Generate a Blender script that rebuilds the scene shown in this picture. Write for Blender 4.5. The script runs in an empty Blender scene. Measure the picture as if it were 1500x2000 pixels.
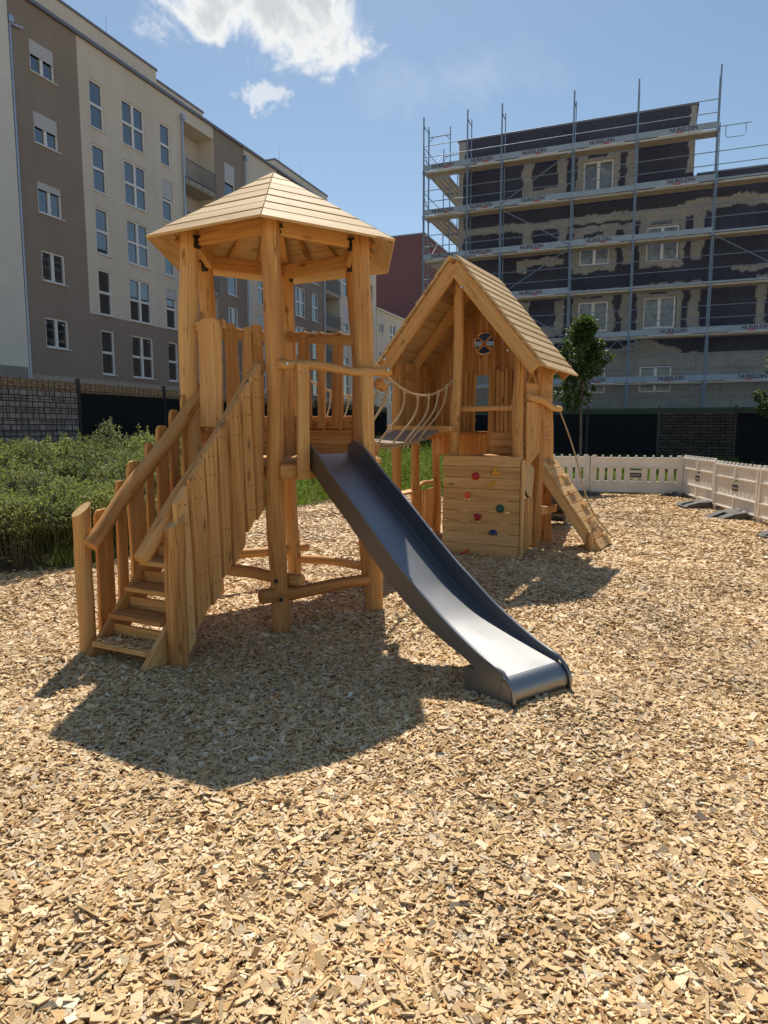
import bpy, math, random
import numpy as np
from mathutils import Vector, Matrix

random.seed(7)
rng = np.random.default_rng(11)
S = bpy.context.scene
COL = S.collection
PI = math.pi

# ------------------------------------------------------------------ camera
F_PX = 1320.0
PITCH = math.atan(162 / F_PX)
cd = bpy.data.cameras.new('camera'); cam = bpy.data.objects.new('camera', cd); COL.objects.link(cam)
cam.location = (0, 0, 1.6); cam.rotation_euler = (PI / 2 - PITCH, 0, 0)
cd.sensor_fit = 'VERTICAL'; cd.sensor_height = 36; cd.lens = 36 * F_PX / 2000
cd.clip_end = 900; cd.clip_start = 0.05
S.camera = cam

# ------------------------------------------------------------------ sky, sun, exposure
SUN_EL = math.radians(54.2); SUN_AZ = math.radians(-3.6)      # azimuth from +Y towards +X
S.view_settings.view_transform = 'Standard'; S.view_settings.look = 'None'
S.view_settings.gamma = 1.0; S.view_settings.use_curve_mapping = False
S.view_settings.exposure = 0.5
sd = bpy.data.lights.new('sun', 'SUN'); so = bpy.data.objects.new('sun', sd); COL.objects.link(so)
sd.energy = 4.1; sd.angle = math.radians(0.5); sd.color = (1.0, .92, .80)
sdir = Vector((math.cos(SUN_EL) * math.sin(SUN_AZ), math.cos(SUN_EL) * math.cos(SUN_AZ), math.sin(SUN_EL)))
so.rotation_euler = sdir.to_track_quat('Z', 'Y').to_euler()

W = bpy.data.worlds.new('World'); S.world = W; W.use_nodes = True
wn, wl = W.node_tree.nodes, W.node_tree.links; wn.clear()
def N(nodes, t, **kw):
    n = nodes.new(t)
    for k, v in kw.items():
        if k == 'ins':
            for a, b in v.items(): n.inputs[a].default_value = b
        else: setattr(n, k, v)
    return n
def build_world():
    out = N(wn, 'ShaderNodeOutputWorld'); bg = N(wn, 'ShaderNodeBackground')
    sky = N(wn, 'ShaderNodeTexSky', sky_type='NISHITA', sun_disc=False, sun_elevation=SUN_EL, sun_rotation=SUN_AZ)
    sky.air_density = 1.0; sky.dust_density = 0.3; sky.ozone_density = 1.3
    bg.inputs['Strength'].default_value = 0.082
    tc = N(wn, 'ShaderNodeTexCoord')
    # clouds: soft ragged masses round fixed sky directions
    def cloud(center, a, b, seed, thr, amp, scale):
        c = Vector(center).normalized(); r = c.cross(Vector((0, 0, 1))).normalized(); u = r.cross(c)
        def dot(v):
            d = N(wn, 'ShaderNodeVectorMath', operation='DOT_PRODUCT'); wl.new(tc.outputs['Generated'], d.inputs[0]); d.inputs[1].default_value = v; return d.outputs['Value']
        def m(op, x, y=None, z=None):
            q = N(wn, 'ShaderNodeMath', operation=op)
            for i, v in enumerate((x, y, z)):
                if v is None: continue
                if isinstance(v, (int, float)): q.inputs[i].default_value = v
                else: wl.new(v, q.inputs[i])
            return q.outputs[0]
        dc = m('MAXIMUM', dot(c), 0.05)
        x = m('DIVIDE', m('DIVIDE', dot(r), dc), a); y = m('DIVIDE', m('DIVIDE', dot(u), dc), b)
        rr = m('SQRT', m('ADD', m('MULTIPLY', x, x), m('MULTIPLY', y, y)))
        mp = N(wn, 'ShaderNodeMapping'); wl.new(tc.outputs['Generated'], mp.inputs[0]); mp.inputs['Location'].default_value = (seed, seed * .7, 0)
        nz = N(wn, 'ShaderNodeTexNoise', ins={'Scale': scale, 'Detail': 9.0, 'Roughness': .62, 'Distortion': .35}); wl.new(mp.outputs[0], nz.inputs['Vector'])
        k = m('ADD', m('SUBTRACT', 1.0, rr), m('MULTIPLY', m('SUBTRACT', nz.outputs[0], .5), amp))
        mr = N(wn, 'ShaderNodeMapRange', interpolation_type='SMOOTHSTEP'); wl.new(k, mr.inputs[0]); mr.inputs[1].default_value = thr; mr.inputs[2].default_value = thr + .58
        core = N(wn, 'ShaderNodeMapRange', interpolation_type='SMOOTHSTEP'); wl.new(k, core.inputs[0]); core.inputs[1].default_value = .55; core.inputs[2].default_value = 1.1
        return mr.outputs[0], core.outputs[0], m
    m1, c1, m = cloud((-0.132, .862, .494), .168, .082, 2.3, .16, 3.0, 12)
    m2, c2, m = cloud((-.150, .8994, .4106), .042, .023, 7.7, .16, 3.2, 34)
    m3, c3, m = cloud((.10, .88, .42), .32, .10, 9.4, .55, 1.7, 6)
    msk = m('MINIMUM', m('ADD', m1, m('ADD', m('MULTIPLY', m2, .62), m('MULTIPLY', m3, .24))), .97)
    cc = N(wn, 'ShaderNodeMix', data_type='RGBA'); wl.new(c1, cc.inputs[0])
    cc.inputs[6].default_value = (8.3, 8.3, 8.2, 1); cc.inputs[7].default_value = (5.5, 5.8, 6.0, 1)
    mx = N(wn, 'ShaderNodeMix', data_type='RGBA'); wl.new(msk, mx.inputs[0]); tint = N(wn, 'ShaderNodeMix', data_type='RGBA', blend_type='MULTIPLY'); tint.inputs[0].default_value = 1; tint.inputs[7].default_value = (.98, 1.0, .94, 1); wl.new(sky.outputs[0], tint.inputs[6]); wl.new(tint.outputs[2], mx.inputs[6]); wl.new(cc.outputs[2], mx.inputs[7])
    wl.new(mx.outputs[2], bg.inputs[0]); wl.new(bg.outputs[0], out.inputs[0])
build_world()

# ------------------------------------------------------------------ materials
def new_mat(name):
    m = bpy.data.materials.new(name); m.use_nodes = True; nt = m.node_tree
    return m, nt.nodes, nt.links, nt.nodes['Principled BSDF']
def ramp(nd, stops):
    r = nd.new('ShaderNodeValToRGB'); e = r.color_ramp.elements
    while len(e) < len(stops): e.new(.5)
    for i, (p, c) in enumerate(stops): e[i].position = p; e[i].color = (*c, 1)
    return r
def attr(nd, name):
    a = nd.new('ShaderNodeAttribute'); a.attribute_name = name; return a
def mathn(nd, lk, op, a, b=None):
    q = nd.new('ShaderNodeMath'); q.operation = op
    for i, v in enumerate((a, b)):
        if v is None: continue
        if isinstance(v, (int, float)): q.inputs[i].default_value = v
        else: lk.new(v, q.inputs[i])
    return q.outputs[0]
def mixc(nd, lk, fac, a, b, mode='MIX'):
    q = nd.new('ShaderNodeMix'); q.data_type = 'RGBA'; q.blend_type = mode
    for i, v in ((0, fac), (6, a), (7, b)):
        if isinstance(v, (int, float)): q.inputs[i].default_value = v
        elif isinstance(v, tuple): q.inputs[i].default_value = (*v, 1) if len(v) == 3 else v
        else: lk.new(v, q.inputs[i])
    return q.outputs[2]
def noise(nd, lk, vec, scale, detail=4, rough=.55, dist=0):
    n = nd.new('ShaderNodeTexNoise'); n.inputs['Scale'].default_value = scale; n.inputs['Detail'].default_value = detail
    n.inputs['Roughness'].default_value = rough; n.inputs['Distortion'].default_value = dist
    if vec is not None: lk.new(vec, n.inputs['Vector'])
    return n.outputs[0]
def mapping(nd, lk, vec, sc):
    m = nd.new('ShaderNodeMapping'); m.inputs['Scale'].default_value = sc; lk.new(vec, m.inputs[0]); return m.outputs[0]

def wood(name, dark, mid, light, knots=True, crack=0.0, rough=.62):
    m, nd, lk, b = new_mat(name)
    g = attr(nd, 'grain').outputs['Vector']
    fine = noise(nd, lk, mapping(nd, lk, g, (2.2, 55, 55)), 1.0, 5, .6, .4)
    band = noise(nd, lk, mapping(nd, lk, g, (.9, 13, 13)), 1.0, 4, .55, .8)
    tone = mathn(nd, lk, 'ADD', mathn(nd, lk, 'MULTIPLY', noise(nd, lk, mapping(nd, lk, g, (.35, 1.3, 1.3)), 1.0, 2), .5), mathn(nd, lk, 'SUBTRACT', mathn(nd, lk, 'MULTIPLY', noise(nd, lk, mapping(nd, lk, g, (.045, .06, .06)), 1.0, 1), 1.3), .375))
    s = mathn(nd, lk, 'ADD', mathn(nd, lk, 'MULTIPLY', fine, .38), mathn(nd, lk, 'ADD', mathn(nd, lk, 'MULTIPLY', band, .42), mathn(nd, lk, 'MULTIPLY', tone, .4)))
    r = ramp(nd, [(.44, dark), (.595, mid), (.75, light)]); lk.new(s, r.inputs[0]); col = r.outputs[0]
    if knots:
        v = nd.new('ShaderNodeTexVoronoi'); v.inputs['Scale'].default_value = 1.0; lk.new(mapping(nd, lk, g, (3.2, 7.5, 7.5)), v.inputs['Vector'])
        kr = ramp(nd, [(.07, (1, 1, 1)), (.20, (0, 0, 0))]); lk.new(v.outputs['Distance'], kr.inputs[0])
        pick = mathn(nd, lk, 'GREATER_THAN', nd_sep(nd, lk, v.outputs['Color']), .52)
        col = mixc(nd, lk, mathn(nd, lk, 'MULTIPLY', mathn(nd, lk, 'MULTIPLY', kr.outputs[0], pick), .75), col, tuple(c * .42 for c in dark))
    if crack > 0:
        cn = noise(nd, lk, mapping(nd, lk, g, (.35, 22, 22)), 1.0, 2)
        cr = ramp(nd, [(.488, (0, 0, 0)), (.5, (1, 1, 1)), (.512, (0, 0, 0))]); lk.new(cn, cr.inputs[0])
        col = mixc(nd, lk, mathn(nd, lk, 'MULTIPLY', cr.outputs[0], crack), col, tuple(c * .3 for c in dark))
    lk.new(col, b.inputs['Base Color']); b.inputs['Roughness'].default_value = rough; b.inputs['Specular IOR Level'].default_value = .25
    bp = nd.new('ShaderNodeBump'); bp.inputs['Strength'].default_value = .25; bp.inputs['Distance'].default_value = .006
    lk.new(s, bp.inputs['Height']); lk.new(bp.outputs[0], b.inputs['Normal'])
    return m
def nd_sep(nd, lk, c):
    s = nd.new('ShaderNodeSeparateColor'); lk.new(c, s.inputs[0]); return s.outputs[0]

M = {}
M['log'] = wood('larch_log', (.38, .172, .056), (.56, .288, .097), (.69, .415, .168), crack=.85)
M['board'] = wood('larch_board', (.39, .178, .058), (.57, .300, .103), (.71, .435, .182), crack=.5)
M['wall'] = wood('spruce_plank', (.41, .225, .088), (.59, .352, .145), (.71, .475, .225))
M['roof'] = wood('roof_plank', (.42, .27, .125), (.56, .39, .20), (.67, .50, .285), rough=.7)
M['grey'] = wood('weathered_plank', (.19, .13, .085), (.29, .21, .14), (.36, .27, .19), knots=False)
M['end'] = wood('cut_end', (.50, .30, .12), (.60, .38, .17), (.68, .46, .23), knots=False)

def plain(name, col, rough=.5, metal=0.0, var=0.0, scale=3.0, bump=0.0, spec=.5):
    m, nd, lk, b = new_mat(name)
    b.inputs['Roughness'].default_value = rough; b.inputs['Metallic'].default_value = metal; b.inputs['Specular IOR Level'].default_value = spec
    tc = nd.new('ShaderNodeTexCoord')
    if var > 0:
        n = noise(nd, lk, tc.outputs['Object'], scale, 6, .6)
        r = ramp(nd, [(.3, tuple(c * (1 - var) for c in col)), (.7, tuple(min(1, c * (1 + var)) for c in col))]); lk.new(n, r.inputs[0]); lk.new(r.outputs[0], b.inputs['Base Color'])
    else: b.inputs['Base Color'].default_value = (*col, 1)
    if bump > 0:
        n2 = noise(nd, lk, tc.outputs['Object'], scale * 14, 4, .6); bp = nd.new('ShaderNodeBump'); bp.inputs['Strength'].default_value = bump; bp.inputs['Distance'].default_value = .01
        lk.new(n2, bp.inputs['Height']); lk.new(bp.outputs[0], b.inputs['Normal'])
    return m
def steel(name, col, rough, aniso=0.0, tangent=None):
    m, nd, lk, b = new_mat(name)
    g = attr(nd, 'grain').outputs['Vector']
    n = noise(nd, lk, mapping(nd, lk, g, (1.2, 160, 160)), 1.0, 3)
    w = noise(nd, lk, g, 5.0, 4)
    if tangent:
        cx = nd.new('ShaderNodeCombineXYZ')
        for i in range(3): cx.inputs[i].default_value = tangent[i]
        lk.new(cx.outputs[0], b.inputs['Tangent']); b.inputs['Anisotropic'].default_value = aniso
    b.inputs['Metallic'].default_value = 1.0; b.inputs['Base Color'].default_value = (*col, 1)
    lk.new(mathn(nd, lk, 'ADD', mathn(nd, lk, 'MULTIPLY', n, .10), mathn(nd, lk, 'ADD', mathn(nd, lk, 'MULTIPLY', w, .10), rough - .10)), b.inputs['Roughness'])
    bp = nd.new('ShaderNodeBump'); bp.inputs['Strength'].default_value = .05; bp.inputs['Distance'].default_value = .002; lk.new(n, bp.inputs['Height']); lk.new(bp.outputs[0], b.inputs['Normal'])
    return m
M['steel'] = steel('brushed_steel', (.29, .292, .298), .42, .42, (.811, .585, 0))
M['steel_side'] = steel('steel_side', (.24, .242, .252), .46)
M['black'] = plain('black_iron', (.012, .012, .013), .45)
M['bolt'] = plain('zinc_bolt', (.55, .55, .53), .3, 1.0)
M['rope'] = plain('hemp_rope', (.50, .38, .23), .9, var=.2, scale=40, bump=.4)
def render_mat(name, col, var):
    m, nd, lk, b = new_mat(name); g = attr(nd, 'grain').outputs['Vector']
    st = noise(nd, lk, mapping(nd, lk, g, (1.6, .10, 1)), 1.0, 5, .6); bl = noise(nd, lk, mapping(nd, lk, g, (.35, .35, .35)), 1.0, 5, .6); gr = noise(nd, lk, mapping(nd, lk, g, (14, 14, 14)), 1.0, 3, .6)
    f = mathn(nd, lk, 'ADD', mathn(nd, lk, 'MULTIPLY', st, .35), mathn(nd, lk, 'ADD', mathn(nd, lk, 'MULTIPLY', bl, .45), mathn(nd, lk, 'MULTIPLY', gr, .2)))
    r = ramp(nd, [(.34, tuple(c * (1 - var) for c in col)), (.66, tuple(c * (1 + var) for c in col))]); lk.new(f, r.inputs[0]); lk.new(r.outputs[0], b.inputs['Base Color'])
    b.inputs['Roughness'].default_value = .92; b.inputs['Specular IOR Level'].default_value = .2
    bp = nd.new('ShaderNodeBump'); bp.inputs['Strength'].default_value = .25; bp.inputs['Distance'].default_value = .01; lk.new(gr, bp.inputs['Height']); lk.new(bp.outputs[0], b.inputs['Normal'])
    return m
M['render_light'] = render_mat('cream_render', (.65, .605, .53), .10)
M['render_dark'] = render_mat('taupe_render', (.295, .25, .218), .12)
M['render_white'] = render_mat('white_render', (.66, .68, .64), .08)
M['render_red'] = plain('maroon_render', (.165, .085, .092), .9, var=.06, scale=.3, spec=.2)
M['coping'] = plain('coping_metal', (.19, .20, .25), .5, .3)
M['zinc'] = plain('zinc_pipe', (.42, .48, .58), .35, .6, var=.08)
M['pvc'] = plain('white_pvc', (.76, .78, .80), .35)
M['shutter'] = plain('shutter_grey', (.50, .51, .54), .5)
M['rail'] = plain('railing_metal', (.12, .13, .15), .45, .4)
M['concrete'] = plain('concrete', (.40, .38, .34), .9, var=.16, scale=1.2, bump=.2)
M['galv'] = plain('galvanised_tube', (.26, .35, .46), .6, .45, var=.12, scale=6)
M['deckmetal'] = plain('scaffold_deck', (.50, .49, .45), .55, .25, var=.12, scale=4)
M['toe'] = plain('toe_board_paint', (.33, .43, .54), .6, .1, var=.10, scale=3)
M['letter'] = plain('dark_red_letter', (.085, .04, .055), .6)
M['red'] = plain('red_mark', (.50, .07, .04), .6)
M['barrier'] = plain('barrier_plastic', (.76, .70, .615), .5, var=.12, scale=2.2)
M['rubber'] = plain('recycled_rubber', (.095, .09, .088), .75, var=.3, scale=8, bump=.4)
M['plate'] = plain('label_plate', (.014, .010, .010), .4)
M['plate_text'] = plain('label_text', (.55, .50, .47), .5)
M['fence_black'] = plain('fence_post', (.012, .014, .018), .4)
M['insulation'] = plain('insulation_board', (.052, .055, .068), .9, var=.2, scale=1.5)
M['bark'] = plain('tree_bark', (.16, .13, .10), .9, var=.3, scale=10, bump=.5)

def glass_mat():
    m, nd, lk, b = new_mat('window_glass')
    b.inputs['Base Color'].default_value = (.016, .020, .024, 1); b.inputs['Roughness'].default_value = .04
    b.inputs['IOR'].default_value = 2.1; b.inputs['Specular IOR Level'].default_value = .8
    tc = nd.new('ShaderNodeTexCoord'); n = noise(nd, lk, tc.outputs['Object'], .8, 2)
    bp = nd.new('ShaderNodeBump'); bp.inputs['Strength'].default_value = .02; lk.new(n, bp.inputs['Height']); lk.new(bp.outputs[0], b.inputs['Normal'])
    return m
M['glass'] = glass_mat()
def film_mat():
    m, nd, lk, b = new_mat('protective_film_glass')
    tc = nd.new('ShaderNodeTexCoord'); n = noise(nd, lk, mapping(nd, lk, tc.outputs['Object'], (1, 1, 1)), 2.2, 5, .6, 1.5)
    r = ramp(nd, [(.35, (.10, .115, .14)), (.6, (.24, .27, .30)), (.75, (.36, .39, .41))]); lk.new(n, r.inputs[0]); lk.new(r.outputs[0], b.inputs['Base Color'])
    b.inputs['Roughness'].default_value = .25; b.inputs['IOR'].default_value = 1.7
    return m
M['film'] = film_mat()
def vcol(name, rough=.85, bump=.2, bscale=30, spec=.25, attrname='col'):
    m, nd, lk, b = new_mat(name)
    a = attr(nd, attrname).outputs['Color']; tc = nd.new('ShaderNodeTexCoord')
    n = noise(nd, lk, tc.outputs['Object'], bscale, 4, .6)
    r = ramp(nd, [(.25, (.78, .78, .78)), (.75, (1.12, 1.12, 1.12))]); lk.new(n, r.inputs[0])
    lk.new(mixc(nd, lk, 1.0, a, r.outputs[0], 'MULTIPLY'), b.inputs['Base Color'])
    b.inputs['Roughness'].default_value = rough; b.inputs['Specular IOR Level'].default_value = spec
    bp = nd.new('ShaderNodeBump'); bp.inputs['Strength'].default_value = bump; bp.inputs['Distance'].default_value = .008; lk.new(n, bp.inputs['Height']); lk.new(bp.outputs[0], b.inputs['Normal'])
    return m
M['facade'] = vcol('insulated_facade', .9, .15, 9)
M['chip'] = vcol('wood_chip', .55, .3, 160, .32)
def leaf_mat(name, trans=.45):
    m, nd, lk, b = new_mat(name)
    a = attr(nd, 'col').outputs['Color']
    b.inputs['Roughness'].default_value = .55; b.inputs['Specular IOR Level'].default_value = .3; lk.new(a, b.inputs['Base Color'])
    t = nd.new('ShaderNodeBsdfTranslucent'); lk.new(mixc(nd, lk, 1.0, a, (1.5, 1.6, .7), 'MULTIPLY'), t.inputs[0])
    mx = nd.new('ShaderNodeMixShader'); mx.inputs[0].default_value = trans; lk.new(b.outputs[0], mx.inputs[1]); lk.new(t.outputs[0], mx.inputs[2])
    lk.new(mx.outputs[0], nd['Material Output'].inputs[0])
    return m
M['leaf'] = leaf_mat('leaf'); M['leaf_tree'] = leaf_mat('tree_leaf', .35)
def ground_mat():
    m, nd, lk, b = new_mat('ground_cover')
    tc = nd.new('ShaderNodeTexCoord'); o = tc.outputs['Object']
    v = nd.new('ShaderNodeTexVoronoi'); v.inputs['Scale'].default_value = 34; lk.new(mapping(nd, lk, o, (1, 1.3, 0.3)), v.inputs['Vector'])
    c1 = ramp(nd, [(0, (.36, .21, .085)), (.45, (.53, .36, .165)), (.8, (.64, .46, .23)), (1, (.74, .58, .36))]); lk.new(nd_sep(nd, lk, v.outputs['Color']), c1.inputs[0])
    big = noise(nd, lk, o, .9, 5); rb = ramp(nd, [(.3, (.82, .80, .78)), (.7, (1.08, 1.06, 1.04))]); lk.new(big, rb.inputs[0])
    chips = mixc(nd, lk, 1.0, c1.outputs[0], rb.outputs[0], 'MULTIPLY')
    soil_n = noise(nd, lk, o, 6, 6); rs = ramp(nd, [(.3, (.10, .068, .042)), (.7, (.20, .145, .095))]); lk.new(soil_n, rs.inputs[0])
    mk = attr(nd, 'mask').outputs['Fac']
    lk.new(mixc(nd, lk, mk, chips, rs.outputs[0]), b.inputs['Base Color']); b.inputs['Roughness'].default_value = .9; b.inputs['Specular IOR Level'].default_value = .15
    bp = nd.new('ShaderNodeBump'); bp.inputs['Strength'].default_value = .8; bp.inputs['Distance'].default_value = .02; lk.new(v.outputs['Distance'], bp.inputs['Height']); lk.new(bp.outputs[0], b.inputs['Normal'])
    return m
M['ground'] = ground_mat()
def brick_mat(name, c1, c2, mortar, sx, bw=.24, rh=.07, ms=.01, squash=1.0, rough=.85, offset=.5):
    m, nd, lk, b = new_mat(name)
    g = attr(nd, 'grain').outputs['Vector']; bt = nd.new('ShaderNodeTexBrick')
    bt.inputs['Color1'].default_value = (*c1, 1); bt.inputs['Color2'].default_value = (*c2, 1); bt.inputs['Mortar'].default_value = (*mortar, 1)
    bt.inputs['Scale'].default_value = 1; bt.inputs['Brick Width'].default_value = bw; bt.inputs['Row Height'].default_value = rh; bt.inputs['Mortar Size'].default_value = ms
    bt.offset = offset; bt.squash = squash; lk.new(g, bt.inputs['Vector'])
    n = noise(nd, lk, g, 9, 6, .65); r = ramp(nd, [(.25, (.55, .55, .55)), (.75, (1.35, 1.35, 1.35))]); lk.new(n, r.inputs[0])
    lk.new(mixc(nd, lk, 1.0, bt.outputs[0], r.outputs[0], 'MULTIPLY'), b.inputs['Base Color']); b.inputs['Roughness'].default_value = rough; b.inputs['Specular IOR Level'].default_value = .12
    return m
M['plinth'] = brick_mat('pale_brick_plinth', (.46, .42, .36), (.52, .47, .41), (.33, .30, .27), 1)
def stone_print():
    m, nd, lk, b = new_mat('stone_print_strip')
    g = attr(nd, 'grain').outputs['Vector']
    bt = nd.new('ShaderNodeTexBrick'); lk.new(g, bt.inputs['Vector'])
    bt.inputs['Color1'].default_value = (.36, .32, .32, 1); bt.inputs['Color2'].default_value = (.20, .175, .175, 1); bt.inputs['Mortar'].default_value = (.035, .03, .03, 1)
    bt.inputs['Scale'].default_value = 1; bt.inputs['Brick Width'].default_value = .27; bt.inputs['Row Height'].default_value = .105; bt.inputs['Mortar Size'].default_value = .011; bt.offset = .37; bt.squash = .72; bt.squash_frequency = 3
    n = noise(nd, lk, g, 14, 6, .7); r = ramp(nd, [(.25, (.5, .5, .5)), (.75, (1.4, 1.38, 1.36))]); lk.new(n, r.inputs[0])
    lk.new(mixc(nd, lk, 1.0, bt.outputs[0], r.outputs[0], 'MULTIPLY'), b.inputs['Base Color']); b.inputs['Roughness'].default_value = .6
    return m
M['stone_print'] = stone_print()
def strip_print(name, c):
    m, nd, lk, b = new_mat(name); g = attr(nd, 'grain').outputs['Vector']
    v = noise(nd, lk, g, 30, 5, .7, .6); r = ramp(nd, [(.36, c[0]), (.5, c[1]), (.66, c[2])]); lk.new(v, r.inputs[0]); lk.new(r.outputs[0], b.inputs['Base Color']); b.inputs['Roughness'].default_value = .6
    return m
M['strip_brown'] = strip_print('bark_print_strip', ((.045, .03, .02), (.24, .16, .09), (.44, .34, .21)))
M['strip_green'] = strip_print('hedge_print_strip', ((.012, .025, .014), (.035, .075, .035), (.08, .15, .07)))
M['strip_dark'] = brick_mat('dark_weave_strip', (.006, .009, .013), (.008, .011, .016), (.002, .003, .004), 1, 3.0, .19, .006, rough=.5)
M['stone_dark'] = brick_mat('dark_stone_print', (.115, .10, .085), (.065, .056, .05), (.015, .014, .013), 1, .42, .11, .016, rough=.6, offset=.4)

# ------------------------------------------------------------------ object helpers
def tag(o, label=None, cat=None, group=None, kind=None):
    if label: o['label'] = label
    if cat: o['category'] = cat
    if group: o['group'] = group
    if kind: o['kind'] = kind
    return o
LOC = {}
def thing(name, label, cat, loc=(0, 0, 0), rz=0, group=None):
    o = bpy.data.objects.new(name, None); COL.objects.link(o); o.location = loc; o.rotation_euler = (0, 0, rz); o.empty_display_size = .2
    LOC[o.name] = Matrix.Translation(loc) @ Matrix.Rotation(rz, 4, 'Z')
    return tag(o, label, cat, group)
def adopt(o, parent, world=True):
    if parent is None: return
    o.parent = parent
    if world and parent.name in LOC: o.matrix_parent_inverse = LOC[parent.name].inverted()
def copy_tree(o, parent=None):
    c = o.copy(); COL.objects.link(c)
    if parent is not None:
        c.parent = parent; c.matrix_parent_inverse = o.matrix_parent_inverse.copy()
    for ch in list(o.children): copy_tree(ch, c)
    return c
V3 = lambda *a: np.array(a, float)
def unit(v): v = np.asarray(v, float); return v / (np.linalg.norm(v) + 1e-12)

class MB:
    def __init__(s): s.v = []; s.f = []; s.g = []; s.sm = []; s.mi = []
    def add(s, verts, faces, grain, smooth=False, mi=0):
        n = len(s.v); s.v += [tuple(map(float, p)) for p in verts]; s.g += [tuple(map(float, p)) for p in grain]
        for k, f in enumerate(faces):
            s.f.append([n + i for i in f]); s.sm.append(smooth if isinstance(smooth, bool) else smooth[k]); s.mi.append(mi if isinstance(mi, int) else mi[k])
    def box(s, c, ax, ay, az, mi=0, off=None):
        c, ax, ay, az = map(lambda q: np.asarray(q, float), (c, ax, ay, az)); off = off if off is not None else rng.uniform(-50, 50, 3)
        vs = []; gs = []; L = [np.linalg.norm(q) for q in (ax, ay, az)]
        o = np.argsort(L)[::-1]; sg = [(-1, -1, -1), (1, -1, -1), (1, 1, -1), (-1, 1, -1), (-1, -1, 1), (1, -1, 1), (1, 1, 1), (-1, 1, 1)]
        for q in sg:
            vs.append(c + ax * q[0] + ay * q[1] + az * q[2]); l = [q[i] * L[i] for i in range(3)]; gs.append(np.array([l[o[0]], l[o[1]], l[o[2]]]) + off)
        fs = [(0, 3, 2, 1), (4, 5, 6, 7), (0, 1, 5, 4), (1, 2, 6, 5), (2, 3, 7, 6), (3, 0, 4, 7)]
        if np.dot(np.cross(ax, ay), az) < 0: fs = [f[::-1] for f in fs]
        s.add(vs, fs, gs, False, mi)
    def bx(s, x0, x1, y0, y1, z0, z1, mi=0):
        s.box(((x0 + x1) / 2, (y0 + y1) / 2, (z0 + z1) / 2), ((x1 - x0) / 2, 0, 0), (0, (y1 - y0) / 2, 0), (0, 0, (z1 - z0) / 2), mi)
    def tube(s, pts, rad, seg=12, wob=0.0, cap=True, mi=0, capmi=None, smooth=True, tilt=None):
        pts = [np.asarray(p, float) for p in pts]; n = len(pts)
        rad = [rad] * n if isinstance(rad, (int, float)) else list(rad)
        off = rng.uniform(-50, 50, 3); t0 = unit(pts[1] - pts[0]); ref = V3(0, 0, 1) if abs(t0[2]) < .9 else V3(1, 0, 0)
        u = unit(np.cross(ref, t0)); L = 0; vs = []; gs = []; ph = rng.uniform(0, 6.28, 4)
        for i in range(n):
            t = unit(pts[min(i + 1, n - 1)] - pts[max(i - 1, 0)]); u = unit(u - t * np.dot(u, t)); w = np.cross(t, u)
            if i: L += np.linalg.norm(pts[i] - pts[i - 1])
            for k in range(seg):
                a = 2 * PI * k / seg; r = rad[i] * (1 + wob * (math.sin(2 * a + ph[0] + L * 1.7) * .6 + math.sin(3 * a + ph[1] - L * 2.3) * .4))
                p = pts[i] + u * (r * math.cos(a)) + w * (r * math.sin(a))
                if tilt is not None and i == n - 1: p = p + t * (np.dot(p - pts[i], tilt))
                vs.append(p); gs.append(off + V3(L, r * math.cos(a), r * math.sin(a)))
        fs = [(i * seg + k, i * seg + (k + 1) % seg, (i + 1) * seg + (k + 1) % seg, (i + 1) * seg + k) for i in range(n - 1) for k in range(seg)]
        s.add(vs, fs, gs, smooth, mi)
        if cap:
            for i, rev in ((0, True), (n - 1, False)):
                ring = vs[i * seg:(i + 1) * seg]; gg = [off + V3(rng.uniform(3, 3.02) , 0, 0) + (q - off) * V3(0, 1, 1) for q in gs[i * seg:(i + 1) * seg]]
                s.add(ring, [tuple(range(seg))[::-1] if rev else tuple(range(seg))], gg, False, capmi if capmi is not None else mi)
    def log(s, p0, p1, r, bend=0.01, n=14, wob=.06, taper=.94, capmi=None, tilt=None, seg=14, ease=.014):
        p0, p1 = np.asarray(p0, float), np.asarray(p1, float); d = p1 - p0; t = unit(d); a = unit(np.cross(t, V3(.3, .5, .81))); b = np.cross(t, a)
        ph = rng.uniform(0, 6.28, 5); L = np.linalg.norm(d); pts = []; rad = []
        for i in range(n + 1):
            q = i / n; e = math.sin(PI * q)
            pts.append(p0 + d * q + a * bend * (math.sin(2.6 * q * PI + ph[0])) * e + b * bend * math.sin(1.8 * q * PI + ph[1]) * e)
            rad.append(r * (1 + (taper - 1) * q) * (1 + .05 * math.sin(q * L * 4.2 + ph[2]) + .03 * math.sin(q * L * 9 + ph[3])))
        # softened ends
        e0 = min(ease, L * .2)
        if tilt is None: pts = [pts[0], pts[0] + t * e0] + pts[1:-1] + [pts[-1] - t * e0, pts[-1]]; rad = [rad[0] * .86, rad[0]] + rad[1:-1] + [rad[-1], rad[-1] * .86]
        else: pts = pts[:-2] + [pts[-1]]; rad = rad[:-2] + [rad[-1] * .97]
        s.tube(pts, rad, seg, wob, True, 0, capmi, True, tilt)
    def board(s, p0, p1, width, thick, nrm, wav=0.0, n=8, taper=1.0, top='flat', mi=0, bev=.006):
        """plank from p0 to p1 (centre line), width across, thickness along nrm; wavy live edges"""
        p0, p1 = np.asarray(p0, float), np.asarray(p1, float); d = p1 - p0; L = np.linalg.norm(d); t = d / L
        nrm = unit(np.asarray(nrm, float) - t * np.dot(nrm, t)); w = np.cross(nrm, t); off = rng.uniform(-50, 50, 3); ph = rng.uniform(0, 6.28, 4)
        qs = list(np.linspace(0, 1, n + 1))
        if top == 'round': qs = qs[:-1] + [1 - .06 / L, 1 - .025 / L, 1 - .007 / L, 1.0]
        vs = []; gs = []; bev = min(bev, thick * .3)
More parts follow.
